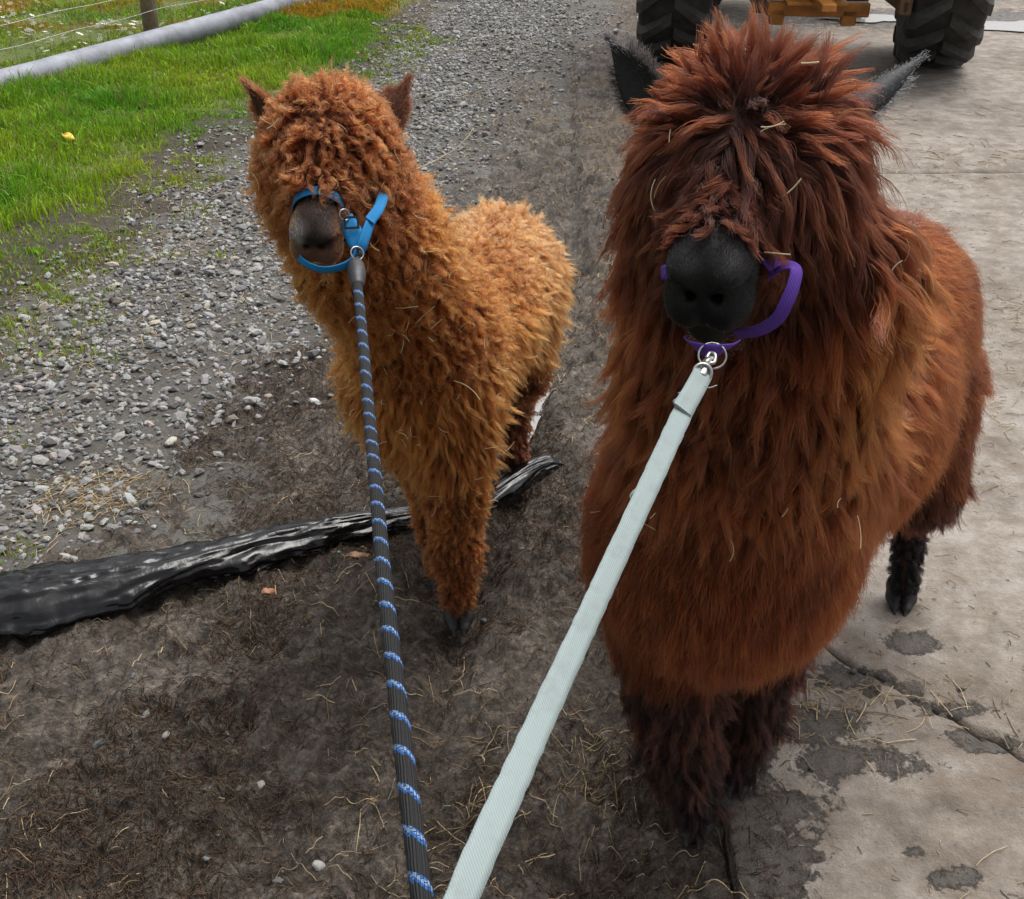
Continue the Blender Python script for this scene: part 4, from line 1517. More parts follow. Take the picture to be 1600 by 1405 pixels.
    for (pts, rs), yaw in zip(A['legs'], A['toe_yaw']):
        foot = pts[-1]
        for sx in (-1, 1):
            o = link('toe', TOES['m'], M_TOE, root)
            c, s_ = math.cos(yaw), math.sin(yaw)
            lx, ly = sx * 0.016, -0.006
            gz = float(ground_z(np.array(foot[0]), np.array(foot[1])))
            o.location = (foot[0] - base[0] + lx * c - ly * s_, foot[1] - base[1] + lx * s_ + ly * c, max(gz, -0.02) - 0.004)
            o.rotation_euler = (0, 0, yaw - sx * 0.12)
            o.scale = (0.85, 0.72, 0.8)
    return info


def lerp_col(k, a, b):
    return np.asarray(a)[None] * (1 - k[:, None]) + np.asarray(b)[None] * k[:, None]


def tangent(v, N):
    return nrm(v - N * np.sum(v * N, -1, keepdims=True))


# ---- the curly ginger alpaca
def field_ginger(P, N, I):
    n = len(P)
    d = P - I['S']
    f, u, r = d @ I['F'], d @ I['U'], d @ I['R']
    z = P[:, 2]
    head = smooth(0.17, 0.13, np.linalg.norm(d, axis=1))
    leg = smooth(0.44, 0.38, z)
    low = smooth(0.25, 0.17, z)
    chest = smooth(0.72, 0.60, z) * (1 - leg)
    crown = I['S'] + I['U'] * 0.085 + I['F'] * 0.015
    rad = tangent(P - crown, N)
    body = tangent(np.array([0.10, 0.25, -0.9])[None] + 0.35 * np.stack([noise3(P, 9, 1), noise3(P, 9, 2), noise3(P, 9, 3)], 1), N)
    flow = nrm(rad * head[:, None] + body * (1 - head)[:, None])
    top = head * smooth(0.035, 0.075, u)
    brow = head * smooth(0.03, 0.07, f) * smooth(0.075, 0.02, u)
    L = 0.050 - 0.004 * head + 0.010 * brow + 0.020 * chest - 0.020 * leg + 0.004 * low
    lift = 0.62 + 0.15 * top - 0.12 * chest - 0.10 * leg - 0.05 * brow
    cp = np.array([0.172, 0.050, 0.0105])
    col = np.tile(cp, (n, 1))
    col = lerp_col(head * 0.9, cp, (0.112, 0.030, 0.0080))
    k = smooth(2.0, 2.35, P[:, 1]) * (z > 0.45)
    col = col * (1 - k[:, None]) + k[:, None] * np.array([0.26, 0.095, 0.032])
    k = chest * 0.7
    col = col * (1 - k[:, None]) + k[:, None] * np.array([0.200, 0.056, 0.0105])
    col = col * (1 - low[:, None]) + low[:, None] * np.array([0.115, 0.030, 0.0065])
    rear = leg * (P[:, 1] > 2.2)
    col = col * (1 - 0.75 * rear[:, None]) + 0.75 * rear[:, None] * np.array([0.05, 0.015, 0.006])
    col = col * (1 + 0.25 * noise3(P, 14, 5))[:, None]
    curl = 0.0046 * (1 - 0.55 * chest) * (1 - 0.35 * leg + 0.2 * low)
    L = L * (1 - 0.65 * near_ear(P, I, 0.055))
    return dict(len=L, lift=lift, flow=flow, jit=0.24 + 0.0 * z, bend=0.55 + 0 * z, grav=0.75 + 0.3 * chest, curl=curl, turns=2.1 - 1.0 * chest,
                clump=0.86 + 0 * z, frizz=0.0018 + 0 * z, rad=0.00040 + 0 * z, col=col)


def face_ginger(P, S, Fw, U, Rt, hl):
    d = P - S
    f, u, r = d @ Fw, d @ U, d @ Rt
    c = np.tile(np.array([0.085, 0.045, 0.027]), (len(P), 1))
    top = smooth(-0.010, 0.012, u) * smooth(0.045, 0.02, np.abs(r))
    c = lerp_col(top, (0.115, 0.05, 0.025), (0.014, 0.0085, 0.0065))
    k = smooth(-0.010, -0.028, u)
    c = c * (1 - k[:, None]) + k[:, None] * np.array([0.18, 0.08, 0.038])
    w = np.exp(-(((f - hl + 0.002) / 0.02) ** 2 + ((u - 0.016) / 0.009) ** 2 + ((r - 0.020) / 0.007) ** 2))
    w2 = np.exp(-(((f - hl - 0.012) / 0.02) ** 2 + ((u + 0.031) / 0.004) ** 2 + ((r - 0.0) / 0.014) ** 2)) * 0.8
    w = np.maximum(w * 0.7, w2)
    return c * (1 - w[:, None]) + w[:, None] * np.array([0.85, 0.82, 0.78])


GL = [(-0.122, 1.80, 0.06), (-0.19, 1.93, 0.06)]
skG, mzG = pxt(517, 238, 1.625), pxt(492, 380, 1.522)
ginger = dict(
    base=(-0.10, 2.1), label='smaller ginger alpaca with tight curly fleece wearing a blue halter', skull=skG, muzzle=mzG, up=(0.05, 0.1, 1), hs=0.93, mw=0.92, pad=((-0.010, 0.008, 0), (0.076, 0.062, 0.080)), vox=0.0043,
    neck=[skG + (-0.008, 0.03, -0.035), (-0.245, 1.735, 0.93), (-0.180, 1.85, 0.74)], neck_r=[0.104, 0.108, 0.124],
    trunk=[((-0.165, 1.90, 0.63), (0.16, 0.150, 0.128), (0.15, 1, 0)), ((-0.095, 2.15, 0.61), (0.22, 0.150, 0.135), (0.22, 1, 0)), ((-0.035, 2.38, 0.61), (0.17, 0.145, 0.128), (0.22, 1, 0))],
    legs=[([(-0.135, 1.86, 0.56), (-0.120, 1.83, 0.34), (-0.122, 1.83, 0.20), (-0.122, 1.84, 0.06)], [0.095, 0.052, 0.040, 0.026]),
          ([(-0.232, 1.90, 0.58), (-0.178, 1.95, 0.34), (-0.168, 1.96, 0.20), (-0.165, 1.96, 0.06)], [0.105, 0.055, 0.040, 0.026]),
          ([(0.02, 2.42, 0.56), (0.020, 2.36, 0.36), (0.012, 2.50, 0.22), (0.005, 2.46, 0.05)], [0.10, 0.060, 0.034, 0.026]),
          ([(-0.10, 2.45, 0.56), (-0.11, 2.42, 0.36), (-0.115, 2.56, 0.22), (-0.115, 2.52, 0.05)], [0.10, 0.060, 0.034, 0.026])],
    toe_yaw=[0.05, -0.1, 0.1, 0.1], face0=0.092, face_col=face_ginger, skin=np.array([0.10, 0.038, 0.014]),
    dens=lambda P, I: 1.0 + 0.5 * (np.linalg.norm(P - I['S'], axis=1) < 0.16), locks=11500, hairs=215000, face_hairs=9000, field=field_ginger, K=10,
    ears=[dict(base=pxt(446, 205, 1.635), tip=pxt(389, 126, 1.635), back=(0.5, 0.9, 0.1), w=0.026, cup=1.1, roll=0.6, outer=np.array([0.10, 0.032, 0.012]), inner=np.array([0.06, 0.024, 0.012]), fuzz=3800, fuzz_len=0.009, edge_len=0.012),
          dict(base=pxt(594, 212, 1.655), tip=pxt(642, 122, 1.655), back=(0.3, -0.9, 0.1), w=0.030, cup=1.1, roll=0.6, outer=np.array([0.055, 0.018, 0.009]), inner=np.array([0.07, 0.026, 0.013]), fuzz=3800, fuzz_len=0.009, edge_len=0.012)])


# ---- the dark brown alpaca
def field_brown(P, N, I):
    n = len(P)
    d = P - I['S']
    f, u, r = d @ I['F'], d @ I['U'], d @ I['R']
    z = P[:, 2]
    head = smooth(0.175, 0.125, np.linalg.norm(d, axis=1))
    neck = smooth(0.80, 0.90, z) * (1 - head) * smooth(1.62, 1.40, P[:, 1])
    leg = smooth(0.47, 0.40, z)
    trunk = (1 - head) * (1 - neck) * (1 - leg)
    crown = I['S'] + I['U'] * 0.092 + I['F'] * 0.036
    side = np.sign(r)[:, None] * I['R'][None]
    q = np.linalg.norm(P - crown, axis=1)
    rad = tangent(P - crown + 0.5 * side * (smooth(0.0, 0.03, np.abs(r)) * smooth(-0.06, 0.04, u) * 0.06)[:, None], N)
    wig = np.stack([noise3(P, 7, 1), noise3(P, 7, 2), noise3(P, 7, 3)], 1)
    rad = tangent(rad + 0.55 * wig, N)
    bodyf = tangent(np.array([0.06, 0.22, -1.0])[None] + 0.20 * wig, N)
    neckf = tangent(np.array([0.0, 0.0, -1.0])[None] + 0.45 * wig + 0.25 * side * smooth(0.0, 0.06, np.abs(r))[:, None], N)
    flow = nrm(rad * head[:, None] + neckf * neck[:, None] + bodyf * (trunk + leg)[:, None])
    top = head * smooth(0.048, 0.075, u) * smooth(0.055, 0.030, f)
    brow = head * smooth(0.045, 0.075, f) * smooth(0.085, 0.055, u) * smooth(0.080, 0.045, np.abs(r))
    L = 0.092 * head + 0.080 * neck + 0.076 * trunk + 0.062 * leg - 0.038 * top - 0.036 * brow - 0.016 * brow * smooth(0.035, 0.015, np.abs(r))
    bib = neck * smooth(1.00, 0.88, z)
    L = L + 0.026 * bib
    rear = smooth(1.55, 1.75, P[:, 1]) * trunk
    L = L - 0.022 * rear + 0.022 * trunk * smooth(0.62, 0.50, z)
    lift = (0.40 + 0.10 * smooth(0.03, 0.08, np.abs(r))) * head + 0.43 * neck + 0.24 * trunk + 0.42 * leg + 0.30 * top + 0.10 * brow + 0.10 * rear + 0.02 * bib
    grav = 2.05 * head + 1.1 * neck + 0.55 * trunk + 1.1 * leg - 1.7 * top
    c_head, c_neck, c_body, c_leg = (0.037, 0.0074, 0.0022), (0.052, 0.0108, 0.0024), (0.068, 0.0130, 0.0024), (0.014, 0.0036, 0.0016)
    col = sum(w[:, None] * np.array(c)[None] for w, c in ((head, c_head), (neck, c_neck), (trunk, c_body), (leg, c_leg)))
    k = rear
    col = col * (1 - k[:, None]) + k[:, None] * np.array([0.046, 0.0095, 0.0026])
    k = neck * smooth(0.08, 0.14, np.abs(r)) * smooth(0.88, 0.98, z) * 0.35
    col = col * (1 - k[:, None]) + k[:, None] * np.array([0.135, 0.037, 0.0072])
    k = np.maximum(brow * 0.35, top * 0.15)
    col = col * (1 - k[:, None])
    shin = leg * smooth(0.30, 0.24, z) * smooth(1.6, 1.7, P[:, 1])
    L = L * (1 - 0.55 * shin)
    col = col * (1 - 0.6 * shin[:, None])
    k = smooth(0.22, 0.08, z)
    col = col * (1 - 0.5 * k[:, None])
    col = col * (1 + 0.25 * noise3(P, 10, 5))[:, None]
    L = L * (1 - 0.65 * near_ear(P, I, 0.055))
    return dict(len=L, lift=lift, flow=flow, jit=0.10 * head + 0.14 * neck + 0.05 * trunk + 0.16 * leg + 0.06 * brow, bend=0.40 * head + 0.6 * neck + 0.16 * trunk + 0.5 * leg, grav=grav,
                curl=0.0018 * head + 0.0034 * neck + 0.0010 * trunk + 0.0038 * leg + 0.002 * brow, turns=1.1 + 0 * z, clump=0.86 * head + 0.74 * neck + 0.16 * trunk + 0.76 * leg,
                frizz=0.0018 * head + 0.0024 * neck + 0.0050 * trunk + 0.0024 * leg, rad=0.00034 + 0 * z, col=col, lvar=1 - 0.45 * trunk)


def face_brown(P, S, Fw, U, Rt, hl):
    return np.tile(np.array([0.0036, 0.0035, 0.0040]), (len(P), 1))


skB, mzB = pxt(1160, 262, 1.035), pxt(1104, 452, 0.945)
brown = dict(
    base=(0.52, 1.5), label='larger dark brown alpaca with shaggy mop, black muzzle and purple halter', skull=skB, muzzle=mzB, up=(0, 0.1, 1), ruff=[(pxt(1325, 455, 1.10), (0.055, 0.085, 0.060))], hs=1.08, mw=0.84, pad=((-0.005, 0.010, 0), (0.082, 0.070, 0.084)), vox=0.0048,
    neck=[skB + (0.012, 0.04, -0.03), (0.290, 1.13, 1.02), (0.330, 1.22, 0.86)], neck_r=[0.104, 0.128, 0.150],
    trunk=[((0.320, 1.28, 0.665), (0.190, 0.212, 0.192), (0.5, 0.85, 0)), ((0.515, 1.54, 0.725), (0.28, 0.215, 0.195), (0.5, 0.85, 0)), ((0.665, 1.80, 0.755), (0.22, 0.195, 0.180), (0.5, 0.85, 0))],
    legs=[([(0.25, 1.30, 0.58), (0.268, 1.27, 0.34), (0.290, 1.265, 0.20), (0.335, 1.265, 0.06)], [0.11, 0.060, 0.048, 0.028]),
          ([(0.42, 1.38, 0.58), (0.43, 1.37, 0.34), (0.430, 1.37, 0.20), (0.428, 1.37, 0.06)], [0.10, 0.060, 0.046, 0.028]),
          ([(0.78, 1.84, 0.60), (0.84, 1.80, 0.40), (0.91, 1.96, 0.25), (0.905, 1.89, 0.05)], [0.14, 0.070, 0.032, 0.024]),
          ([(0.60, 1.92, 0.60), (0.60, 1.88, 0.40), (0.62, 2.04, 0.25), (0.62, 1.98, 0.05)], [0.14, 0.070, 0.038, 0.028])],
    toe_yaw=[-0.25, -0.2, -0.3, -0.3], face0=0.100, face_col=face_brown, skin=np.array([0.040, 0.013, 0.006]),
    dens=lambda P, I: 1.0 + 0.5 * (np.linalg.norm(P - I['S'], axis=1) < 0.17) + 0.3 * (P[:, 2] > 0.85) + 1.5 * ((((P - I['S']) @ I['F']) > 0.05) & (((P - I['S']) @ I['U']) > 0.0)), locks=9500, hairs=340000, face_hairs=8000, field=field_brown, K=8,
    ears=[dict(base=pxt(1022, 165, 1.05), tip=pxt(958, 58, 1.06), back=(0.4, 0.9, 0.2), w=0.025, cup=0.9, roll=0.4, outer=np.array([0.016, 0.013, 0.013]), inner=np.array([0.020, 0.020, 0.022]), fuzz=2600, fuzz_len=0.005, edge_len=0.010),
          dict(base=pxt(1318, 178, 1.06), tip=pxt(1446, 70, 1.08), back=(-0.5, -0.5, 0.9), w=0.023, cup=1.5, roll=0.8, outer=np.array([0.030, 0.031, 0.034]), inner=np.array([0.008, 0.007, 0.007]), fuzz=1500, fuzz_len=0.002, edge_len=0.009)])

IG = make_alpaca(ginger)
IB = make_alpaca(brown)
#%%PART4
# ------------------------------------------------------------------ halters and leads
def webbing(name, col, rough=0.75, ws=900):
    m = Mat(name)
    uv = m.node('ShaderNodeAttribute', attribute_name='strap_uv').outputs['Vector']
    w1 = m.node('ShaderNodeTexWave', {'Vector': uv, 'Scale': 0.28 * ws, 'Distortion': 0.6}, bands_direction='DIAGONAL').outputs['Fac']
    w2 = m.noise(55, 4, 0.7)
    c = m.mix(m.mrange(w1, 0, 1, 0.0, 0.45), col, tuple(x * 0.6 for x in col))
    c = m.mix(m.mrange(w2, 0.5, 0.75, 0, 0.45), c, tuple(x * 0.5 + 0.03 for x in col))
    m.set(Base_Color=c, Roughness=rough, Specular_IOR_Level=0.3)
    m.bump(w1, 0.00025, 0.6)
    return m.m


M_BLUE = webbing('blue_webbing', (0.010, 0.19, 0.46), 0.8, 620)
M_PURPLE = webbing('purple_webbing', (0.095, 0.036, 0.29), 0.8, 620)
M_MINT = webbing('pale_mint_webbing', (0.27, 0.325, 0.325), 0.8, 900)
M_STEEL = mat_plain('nickel_fitting', (0.34, 0.34, 0.33), 0.32, 1.0, 0.25, 60)
M_BLKFIT = mat_plain('black_rubber_sleeve', (0.03, 0.03, 0.034), 0.5, 0, 0.3, 60, 0.001)


def strap(name, C, nrmv, width, mat, parent=None, thick=0.0018, base=(0, 0, 0), n=60, closed=False, edge=None):
    """flat webbing along C with face normals nrmv; returns the object"""
    C = np.asarray(C, float)
    Nn = np.asarray(nrmv, float)
    if Nn.ndim == 1:
        Nn = np.tile(Nn, (len(C), 1))
    if not closed:
        C, Nn = catmull(C, n), catmull(Nn, n)
        T = nrm(np.gradient(C, axis=0))
    else:
        T = nrm(np.roll(C, -1, 0) - np.roll(C, 1, 0))
    Nn = nrm(Nn - T * np.sum(Nn * T, -1, keepdims=True))
    B = np.cross(T, Nn)
    w = np.broadcast_to(np.asarray(width, float), (len(C),)) * 0.5
    L = np.concatenate([[0], np.cumsum(np.linalg.norm(np.diff(C, axis=0), axis=1))])
    prof = [(-1, -.5), (-0.5, -.5), (0, -.5), (.5, -.5), (1, -.5), (1, .5), (.5, .5), (0, .5), (-.5, .5), (-1, .5)]
    if edge is not None:
        w = w + edge(L)
    V = np.stack([C + B * (w * a)[:, None] + Nn * (thick * q * (0.7 if abs(a) == 1 else 1)) for a, q in prof], 1)
    uv = np.stack([np.stack([L, np.full(len(L), a) * w], 1) for a, q in prof], 1).reshape(-1, 2)
    m = len(prof)
    F = grid_faces(m, len(C), wrap_u=True, wrap_v=closed)
    V = V.reshape(-1, 3) - np.asarray(base)
    if not closed:
        k = (len(C) - 1) * m
        F = np.concatenate([F, [(0, 1, 8, 9), (1, 2, 7, 8), (2, 3, 6, 7), (3, 4, 5, 6)], k + np.array([(9, 8, 1, 0), (8, 7, 2, 1), (7, 6, 3, 2), (6, 5, 4, 3)])])
    me = mesh_np(name, V, F)
    attr(me, 'strap_uv', uv)
    o = link(name, me, mat, parent)
    return o


def around(I, f, n=90, gap=0.004, tilt=0.0, squash=1.0):
    """closed loop round the muzzle at f metres in front of the skull, lying on the skin"""
    out, nn = [], []
    c = I['S'] + I['F'] * f + I['U'] * (-0.012)
    for a in np.linspace(0, 2 * math.pi, n, endpoint=False):
        d = math.cos(a) * I['U'] + math.sin(a) * I['R'] + tilt * math.cos(a) * I['F']
        d = d / np.linalg.norm(d)
        ts = np.linspace(0.01, 0.14, 66)
        s = I['body'].sdf(c[None] + ts[:, None] * d[None])
        k = np.argmax(s > gap)
        out.append(c + d * ts[k])
        nn.append(d)
    out = np.array(out)
    for _ in range(4):
        out = (np.roll(out, 1, 0) + 2 * out + np.roll(out, -1, 0)) / 4
    return out, np.array(nn)


def ring(c, R_, r, axis, mat, name, parent, base, a0=0, a1=2 * math.pi, squash=1.0, n=36):
    z = nrm(np.asarray(axis, float))
    x, y = perp(z[None])
    x, y = x[0], y[0]
    full = abs(a1 - a0) > 6.2
    a = np.linspace(a0, a1, n + (0 if full else 1), endpoint=not full)
    C = np.asarray(c) + R_ * (np.cos(a)[:, None] * x * squash + np.sin(a)[:, None] * y)
    T = nrm(-np.sin(a)[:, None] * x * squash + np.cos(a)[:, None] * y)
    N1 = np.cross(T, z[None])
    b = np.linspace(0, 2 * math.pi, 8, endpoint=False)
    V = C[:, None] + r * (np.cos(b)[None, :, None] * N1[:, None] + np.sin(b)[None, :, None] * z[None, None])
    return link(name, mesh_np(name, V.reshape(-1, 3) - np.asarray(base), grid_faces(8, len(a), wrap_u=True, wrap_v=full)), mat, parent)


EYE = np.array([0, 0, CAM_H])


def toward_eye(p):
    return nrm(EYE - np.asarray(p))


# blue halter
hb = IG['S'].copy()
blue = link('halter', None, loc=tuple(hb), label='blue webbing halter on the muzzle of the curly ginger alpaca', cat='halter')
C, Nn = around(IG, IG['hl'] - 0.062, gap=0.006)
strap('noseband', C, Nn, 0.017, M_BLUE, blue, base=hb, closed=True)
tt = 1.525
strap('cheek_strap', [pxt(540, 338, tt + .006), pxt(548, 355, tt), pxt(556, 375, tt - .004), pxt(560, 393, tt - .004)], toward_eye(pxt(550, 365, tt)), np.interp(np.linspace(0, 1, 60), [0, .5, .8, 1], [.020, .028, .024, .015]), M_BLUE, blue, base=hb)
strap('cheek_strap', [pxt(583, 338, tt + .02), pxt(576, 355, tt + .004), pxt(568, 378, tt - .006), pxt(561, 395, tt - .006)], toward_eye(pxt(570, 365, tt)) + np.array([.5, 0, 0]), 0.016, M_BLUE, blue, base=hb)
strap('chin_strap', [pxt(561, 393, tt - .006), pxt(548, 410, tt - .012), pxt(524, 420, tt - .02), pxt(500, 421, tt - .022), pxt(476, 411, tt - .012), pxt(463, 394, tt + .004), pxt(456, 366, tt + .012), pxt(459, 336, tt + .03)],
      [toward_eye(pxt(540, 405, tt)) + np.array(q) for q in ((.4, 0, -.2), (.3, 0, -.5), (0, 0, -.7), (-.1, 0, -.7), (-.4, 0, -.5), (-.8, 0, -.2), (-1.0, 0, 0), (-1.0, 0, .3))], 0.0125, M_BLUE, blue, base=hb)
strap('crown_strap', [pxt(578, 345, tt + .005), pxt(592, 325, tt + .03), pxt(600, 300, tt + .07)], toward_eye(pxt(590, 320, tt)), 0.016, M_BLUE, blue, base=hb)
bc = pxt(549, 348, tt - .010)
bz = toward_eye(bc)
bx_ = nrm(np.cross((0, 0, 1.0), bz))
by_ = np.cross(bz, bx_)
R3 = np.stack([bx_, by_, bz])
o = link('buckle', mesh_np('buckle', *join_vf([box((bc - hb) + bx_ * q[0] + by_ * q[1], q[2], R3) for q in ((-.0095, 0, (.0017, .007, .0014)), (.0095, 0, (.0017, .007, .0014)), (0, .0075, (.0112, .0017, .0013)), (0, -.0075, (.0112, .0017, .0013)))]), False), M_DKMET, blue)
ring(pxt(558, 396, tt - .016), 0.0095, 0.0014, toward_eye(pxt(558, 396, tt)) + np.array([.5, 0, .4]), M_STEEL, 'side_ring', blue, hb)
ring(pxt(538, 336, tt - .004), 0.008, 0.0013, toward_eye(pxt(538, 336, tt)) + np.array([.7, 0, .1]), M_STEEL, 'side_ring', blue, hb)

# purple halter
hp = IB['S'].copy()
purple = link('halter', None, loc=tuple(hp), label='purple webbing halter with loose loop on the dark brown alpaca', cat='halter')
C, Nn = around(IB, IB['hl'] - 0.085, gap=0.003)
strap('noseband', C[18:73], Nn[18:73], 0.018, M_PURPLE, purple, base=hp, n=110)
tb = 0.945
strap('cheek_strap', [pxt(1150, 325, tb + .03), pxt(1172, 360, tb + .015), pxt(1192, 388, tb + .005), pxt(1214, 418, tb)], [toward_eye(pxt(1190, 380, tb)) + np.array([.5, 0, .1])] * 4, 0.017, M_PURPLE, purple, base=hp)
lp = [(1200, 428, .012), (1222, 416, .000), (1243, 420, -.012), (1240, 445, -.016), (1228, 475, -.014), (1216, 497, -.006), (1196, 512, .008), (1176, 519, .022), (1150, 522, .045)]
strap('loose_loop', [pxt(u, v, tb + q) for u, v, q in lp], [toward_eye(pxt(u, v, tb)) + np.array(k) for (u, v, q), k in zip(lp, ((.2, 0, .9), (.0, 0, 1.2), (.7, 0, .7), (.5, 0, .1), (.3, 0, .1), (.3, 0, -.1), (.2, 0, -.4), (0, 0, -.6), (0, 0, -.6)))], 0.0125, M_PURPLE, purple, base=hp)
strap('chin_strap', [pxt(1076, 534, tb + .012), pxt(1088, 544, tb - .010), pxt(1108, 549, tb - .022), pxt(1130, 547, tb - .018), pxt(1148, 538, tb + .004)], [toward_eye(pxt(1110, 548, tb)) + np.array([0, 0, -.55])] * 5, 0.014, M_PURPLE, purple, base=hp)
rc = pxt(1113, 556, tb - .026)
ring(rc, 0.0120, 0.0010, toward_eye(rc) + np.array([0.1, 0, 0.55]), M_STEEL, 'lead_ring', purple, hp)
strap('side_tab', [pxt(1034, 428, tb + .01), pxt(1040, 424, tb - .002), pxt(1047, 430, tb - .004)], toward_eye(pxt(1038, 425, tb)) + np.array([-.3, 0, .2]), 0.012, M_PURPLE, purple, base=hp)

# the patterned rope
Mr = Mat('black_rope_with_blue_flecks')
uv = Mr.node('ShaderNodeAttribute', attribute_name='rope_uv').outputs['Vector']
sp = Mr.node('ShaderNodeSeparateXYZ', {0: uv})
u_, v_ = sp.outputs[0], sp.outputs[1]           # u around 0..1, v metres along
vb = Mr.math('ADD', Mr.math('DIVIDE', v_, 0.033), Mr.math('MULTIPLY', u_, 1.0))
ph_ = Mr.math('FRACT', vb)
car = Mr.math('MULTIPLY', u_, 20.0)
cf_ = Mr.math('FRACT', car)
row = Mr.math('FRACT', Mr.math('MULTIPLY', Mr.math('ADD', Mr.math('DIVIDE', v_, 0.0062), Mr.math('MULTIPLY', Mr.math('FLOOR', car), 0.5)), 1.0))
fleck = Mr.math('MULTIPLY', Mr.math('LESS_THAN', Mr.math('ABSOLUTE', Mr.math('SUBTRACT', cf_, 0.5)), 0.40), Mr.math('LESS_THAN', row, 0.86))
jit = Mr.math('MULTIPLY', Mr.math('FRACT', Mr.math('MULTIPLY', Mr.math('FLOOR', car), 0.37)), 0.10)
band = Mr.math('LESS_THAN', Mr.math('ADD', ph_, jit), 0.27)
white = Mr.math('LESS_THAN', Mr.math('ABSOLUTE', Mr.math('SUBTRACT', Mr.math('ADD', ph_, jit), 0.12)), 0.055)
fl_ = Mr.math('MULTIPLY', band, fleck)
c_ = Mr.mix(fl_, (0.008, 0.008, 0.009), Mr.mix(Mr.math('MULTIPLY', white, 0.55), (0.008, 0.095, 0.34), (0.30, 0.38, 0.46)))
rib = Mr.math('SINE', Mr.math('MULTIPLY', car, 2 * math.pi))
Mr.set(Base_Color=c_, Roughness=0.7, Specular_IOR_Level=0.35)
Mr.bump(Mr.math('ADD', Mr.math('MULTIPLY', rib, 0.4), Mr.math('MULTIPLY', row, 0.4)), 0.0008, 0.8)

rp = [pxt(558, 440, 1.475), pxt(567, 530, 1.36), pxt(576, 640, 1.22), pxt(586, 745, 1.08), pxt(598, 880, 0.935), pxt(612, 1010, 0.83), pxt(629, 1160, 0.735), pxt(645, 1290, 0.675), pxt(662, 1420, 0.625), pxt(690, 1600, 0.56), pxt(740, 1900, 0.48)]
Cr = catmull(rp, 520)
rb = Cr[0].copy()
rope = link('lead_rope', None, loc=tuple(rb), label='round black lead rope with blue flecks clipped to the blue halter', cat='lead rope')
T, n1, b1 = frames(Cr)
nu = 28
a = np.linspace(0, 2 * math.pi, nu + 1)
Lr = np.concatenate([[0], np.cumsum(np.linalg.norm(np.diff(Cr, axis=0), axis=1))])
rr = 0.0069 * (1 + 0.03 * np.sin(Lr * 380))
tw = Lr * 6.0
aa = a[None] + tw[:, None]
V = Cr[:, None] + rr[:, None, None] * (np.cos(aa)[..., None] * n1[:, None] + np.sin(aa)[..., None] * b1[:, None]) - rb
me = mesh_np('rope', V.reshape(-1, 3), grid_faces(nu + 1, len(Cr)))
attr(me, 'rope_uv', np.stack([np.tile(a / (2 * math.pi), (len(Cr), 1)), np.tile(Lr[:, None], (1, nu + 1))], -1).reshape(-1, 2))
link('rope', me, Mr.m, rope)
q = np.linspace(0, 1, 22)
p0, p1 = pxt(556, 408, 1.513), pxt(559, 447, 1.467)
V, F = tube(p0 + (p1 - p0) * q[:, None] - rb, np.interp(q, [0, .06, .25, .5, .75, .92, 1], [.004, .0095, .0125, .0132, .0115, .009, .0075]), 20)
link('rubber_sleeve', quads_to_mesh('rubber_sleeve', V, F), M_BLKFIT, rope)
p2 = pxt(557, 396, 1.520)
V, F = tube(catmull([p2, (p2 + p0) / 2 + (0.003, 0, 0), p0], 12) - rb, 0.0042, 12)
link('swivel', quads_to_mesh('swivel', V, F), M_DKMET, rope)
V, F = tube(catmull([pxt(557, 402, 1.516), pxt(562, 396, 1.513), pxt(559, 388, 1.516), pxt(554, 392, 1.520), pxt(555, 402, 1.52)], 26) - rb, 0.0022, 8)
link('snap_hook', quads_to_mesh('snap_hook', V, F), M_DKMET, rope)

# the pale webbing lead
wp = [(1089, 600, .890), (1062, 655, .850), (1022, 742, .795), (972, 850, .735), (910, 985, .665), (852, 1110, .605), (800, 1225, .555), (752, 1330, .512), (712, 1425, .478), (650, 1570, .43), (560, 1800, .37)]
Wc = np.array([pxt(*p) for p in wp])
wb = Wc[0].copy()
lead = link('lead_strap', None, loc=tuple(wb), label='flat pale mint webbing lead strap clipped under the black muzzle', cat='lead strap')
wn_ = np.array([toward_eye(c) + np.array([0.10 + 0.25 * i / 10, 0, 0.15 * math.sin(i * 1.3)]) for i, c in enumerate(Wc)])
strap('webbing', Wc, wn_, 0.0166, M_MINT, lead, 0.0022, wb, 260, edge=lambda L: 0.0003 * noise2(L * 160, L * 0, 3))
nf = 1500
Wd = catmull(Wc, 400)
Wn = nrm(catmull(wn_, 400))
Wt = nrm(np.gradient(Wd, axis=0))
i = RNG.integers(0, 399, nf)
sd2 = np.where(RNG.random(nf) < 0.5, -1, 1)[:, None]
bb = np.cross(Wt[i], Wn[i]) * sd2
p0 = Wd[i] + bb * 0.0082
dr = nrm(bb + RNG.normal(0, 0.6, (nf, 3)))
t4 = np.linspace(0, 1, 4)
curves_np('edge_fuzz', p0[:, None] + dr[:, None] * (RNG.uniform(0.0006, 0.0022, nf)[:, None] * t4)[..., None] - wb, np.full((nf, 4), 0.00008), np.tile(np.array([[0.40, 0.48, 0.47]]), (nf, 1)), M_STRAW, lead)
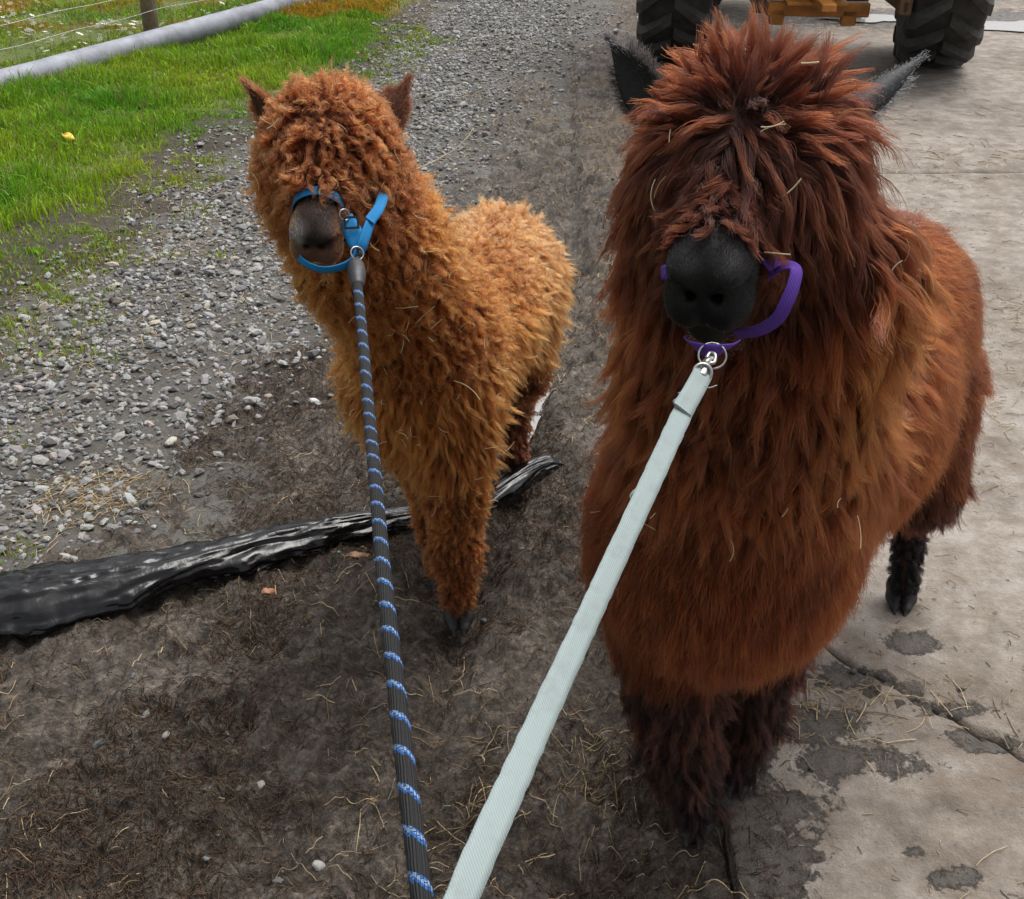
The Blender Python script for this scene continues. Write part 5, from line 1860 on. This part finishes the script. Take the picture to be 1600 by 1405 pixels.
# doubled, stitched end through the clip and a torn tail
E = [pxt(1102, 577, .906), pxt(1096, 588, .898), pxt(1082, 614, .878), pxt(1066, 640, .858)]
strap('stitched_end', np.array(E) + 0.0035 * toward_eye(E[1]), [toward_eye(e) + np.array([.1, 0, 0]) for e in E], np.interp(np.linspace(0, 1, 60), [0, .2, 1], [.014, .0175, .0180]), M_MINT, lead, 0.0022, wb)
V, F = tube(catmull([pxt(1004, 762, .800), pxt(992, 768, .797), pxt(985, 776, .795), pxt(990, 783, .793), pxt(999, 772, .797), pxt(1008, 752, .803)], 30) - wb, 0.0009 + 0.0006 * np.sin(np.linspace(0, 9, 30)), 6)
link('frayed_thread', quads_to_mesh('frayed_thread', V, F), M_MINT, lead)
for k, (u, v) in enumerate(((1058, 622), (1066, 612), (1064, 632), (1108, 606))):
    V, F = tube(catmull([pxt(u + 12, v - 4, .878), pxt(u, v, .874), pxt(u - 7, v + 6 - 3 * k, .872)], 8) - wb, 0.0005, 5)
    link('frayed_thread', quads_to_mesh('frayed_thread', V, F), M_MINT, lead)
V, F = tube(catmull([pxt(1112, 560, .914), pxt(1104, 566, .909), pxt(1101, 578, .904), pxt(1095, 590, .898)], 20) - wb, np.interp(np.linspace(0, 1, 20), [0, .4, .6, 1], [.0028, .0036, .0055, .0048]), 12)
link('snap_clip', quads_to_mesh('snap_clip', V, F), M_STEEL, lead)
V, F = tube(catmull([pxt(1106, 568, .908), pxt(1116, 566, .910), pxt(1117, 554, .914), pxt(1109, 552, .917), pxt(1104, 560, .913)], 26) - wb, 0.0018, 8)
link('snap_hook', quads_to_mesh('snap_hook', V, F), M_STEEL, lead)
ring(pxt(1098, 582, .898), 0.0075, 0.0016, toward_eye(pxt(1098, 582, .898)) + np.array([.2, 0, .3]), M_STEEL, 'swivel_ring', lead, wb)


# ------------------------------------------------------------------ straw caught in the fleeces
def wisps(I, spots, n, name, label, Lr_, zone, seed):
    tips = I['tips'][:, -2]
    d = np.linalg.norm(tips - EYE, axis=1)
    # strand ends that show: nearest to the eye in their own direction
    v = (tips - EYE) / d[:, None]
    key = np.floor(v[:, 0] * 220).astype(int) * 4000 + np.floor(v[:, 2] * 220).astype(int)
    order = np.lexsort((d, key))
    first = np.concatenate([[True], key[order][1:] != key[order][:-1]])
    vis = order[first]
    vis = vis[zone(tips[vis])]
    pick = RNG.choice(vis, n)
    P0 = tips[pick]
    Ls = RNG.uniform(*Lr_, n)
    extra = []
    for u, v_, L in spots:
        dd = nrm(pxt(u, v_, 1.0) - EYE)
        k = np.argmin(1 - v @ dd + 0.002 * d)
        extra.append(k)
        Ls = np.append(Ls, L)
    if extra:
        P0 = np.concatenate([P0, tips[extra]])
    n = len(P0)
    e = toward_eye(P0)
    a, b = perp(e)
    th = RNG.uniform(0, 2 * math.pi, n)
    dr = a * np.cos(th)[:, None] + b * np.sin(th)[:, None] + e * RNG.normal(0, 0.15, (n, 1))
    bd = np.cross(dr, e) * RNG.normal(0, 0.45, (n, 1))
    t = np.linspace(-0.5, 0.5, 7)
    P = P0[:, None] + e[:, None] * 0.005 + dr[:, None] * (Ls[:, None] * t)[..., None] + bd[:, None] * (Ls[:, None] * (t ** 2))[..., None]
    c = np.where(RNG.random(n)[:, None] < 0.7, np.array([[0.62, 0.52, 0.34]]), np.array([[0.36, 0.24, 0.11]])) * RNG.uniform(0.6, 1.2, (n, 1))
    curves_np(name, P, np.broadcast_to(RNG.uniform(0.00035, 0.0007, n)[:, None], P.shape[:2]), c, M_STRAW, kind='stuff', label=label, cat='straw')


wisps(IG, [(660, 500, .045), (745, 620, .06), (640, 690, .03), (600, 180, .02), (550, 300, .02), (770, 700, .04)], 150, 'straw_wisps', 'pale straw wisps caught in the curly ginger fleece', (0.006, 0.028), lambda p: (p[:, 2] > 0.3) & (p[:, 1] > 1.55), 1)
wisps(IB, [(1190, 200, .022), (1012, 300, .03), (1020, 292, .022), (1240, 290, .022), (1180, 205, .02), (1365, 830, .04), (1310, 800, .012), (1220, 812, .012), (1145, 870, .025), (1020, 825, .018), (1430, 380, .022)], 11, 'straw_wisps', 'few straw wisps caught in the dark brown fleece', (0.008, 0.025), lambda p: p[:, 2] > 0.5, 2)

# the long stalk behind the curly head
Cs = catmull([pxt(640, 268, 1.72), pxt(672, 255, 1.74), pxt(708, 235, 1.76), pxt(728, 217, 1.77), pxt(740, 200, 1.78)], 24)
V, F = tube(Cs, np.linspace(0.0011, 0.0006, 24), 6)
link('straw_stalk', quads_to_mesh('straw_stalk', V, F), mat_plain('straw_stalk', (0.45, 0.36, 0.2), 0.6, 0, 0.2), label='long thin straw sticking out behind the curly ginger head', cat='straw')
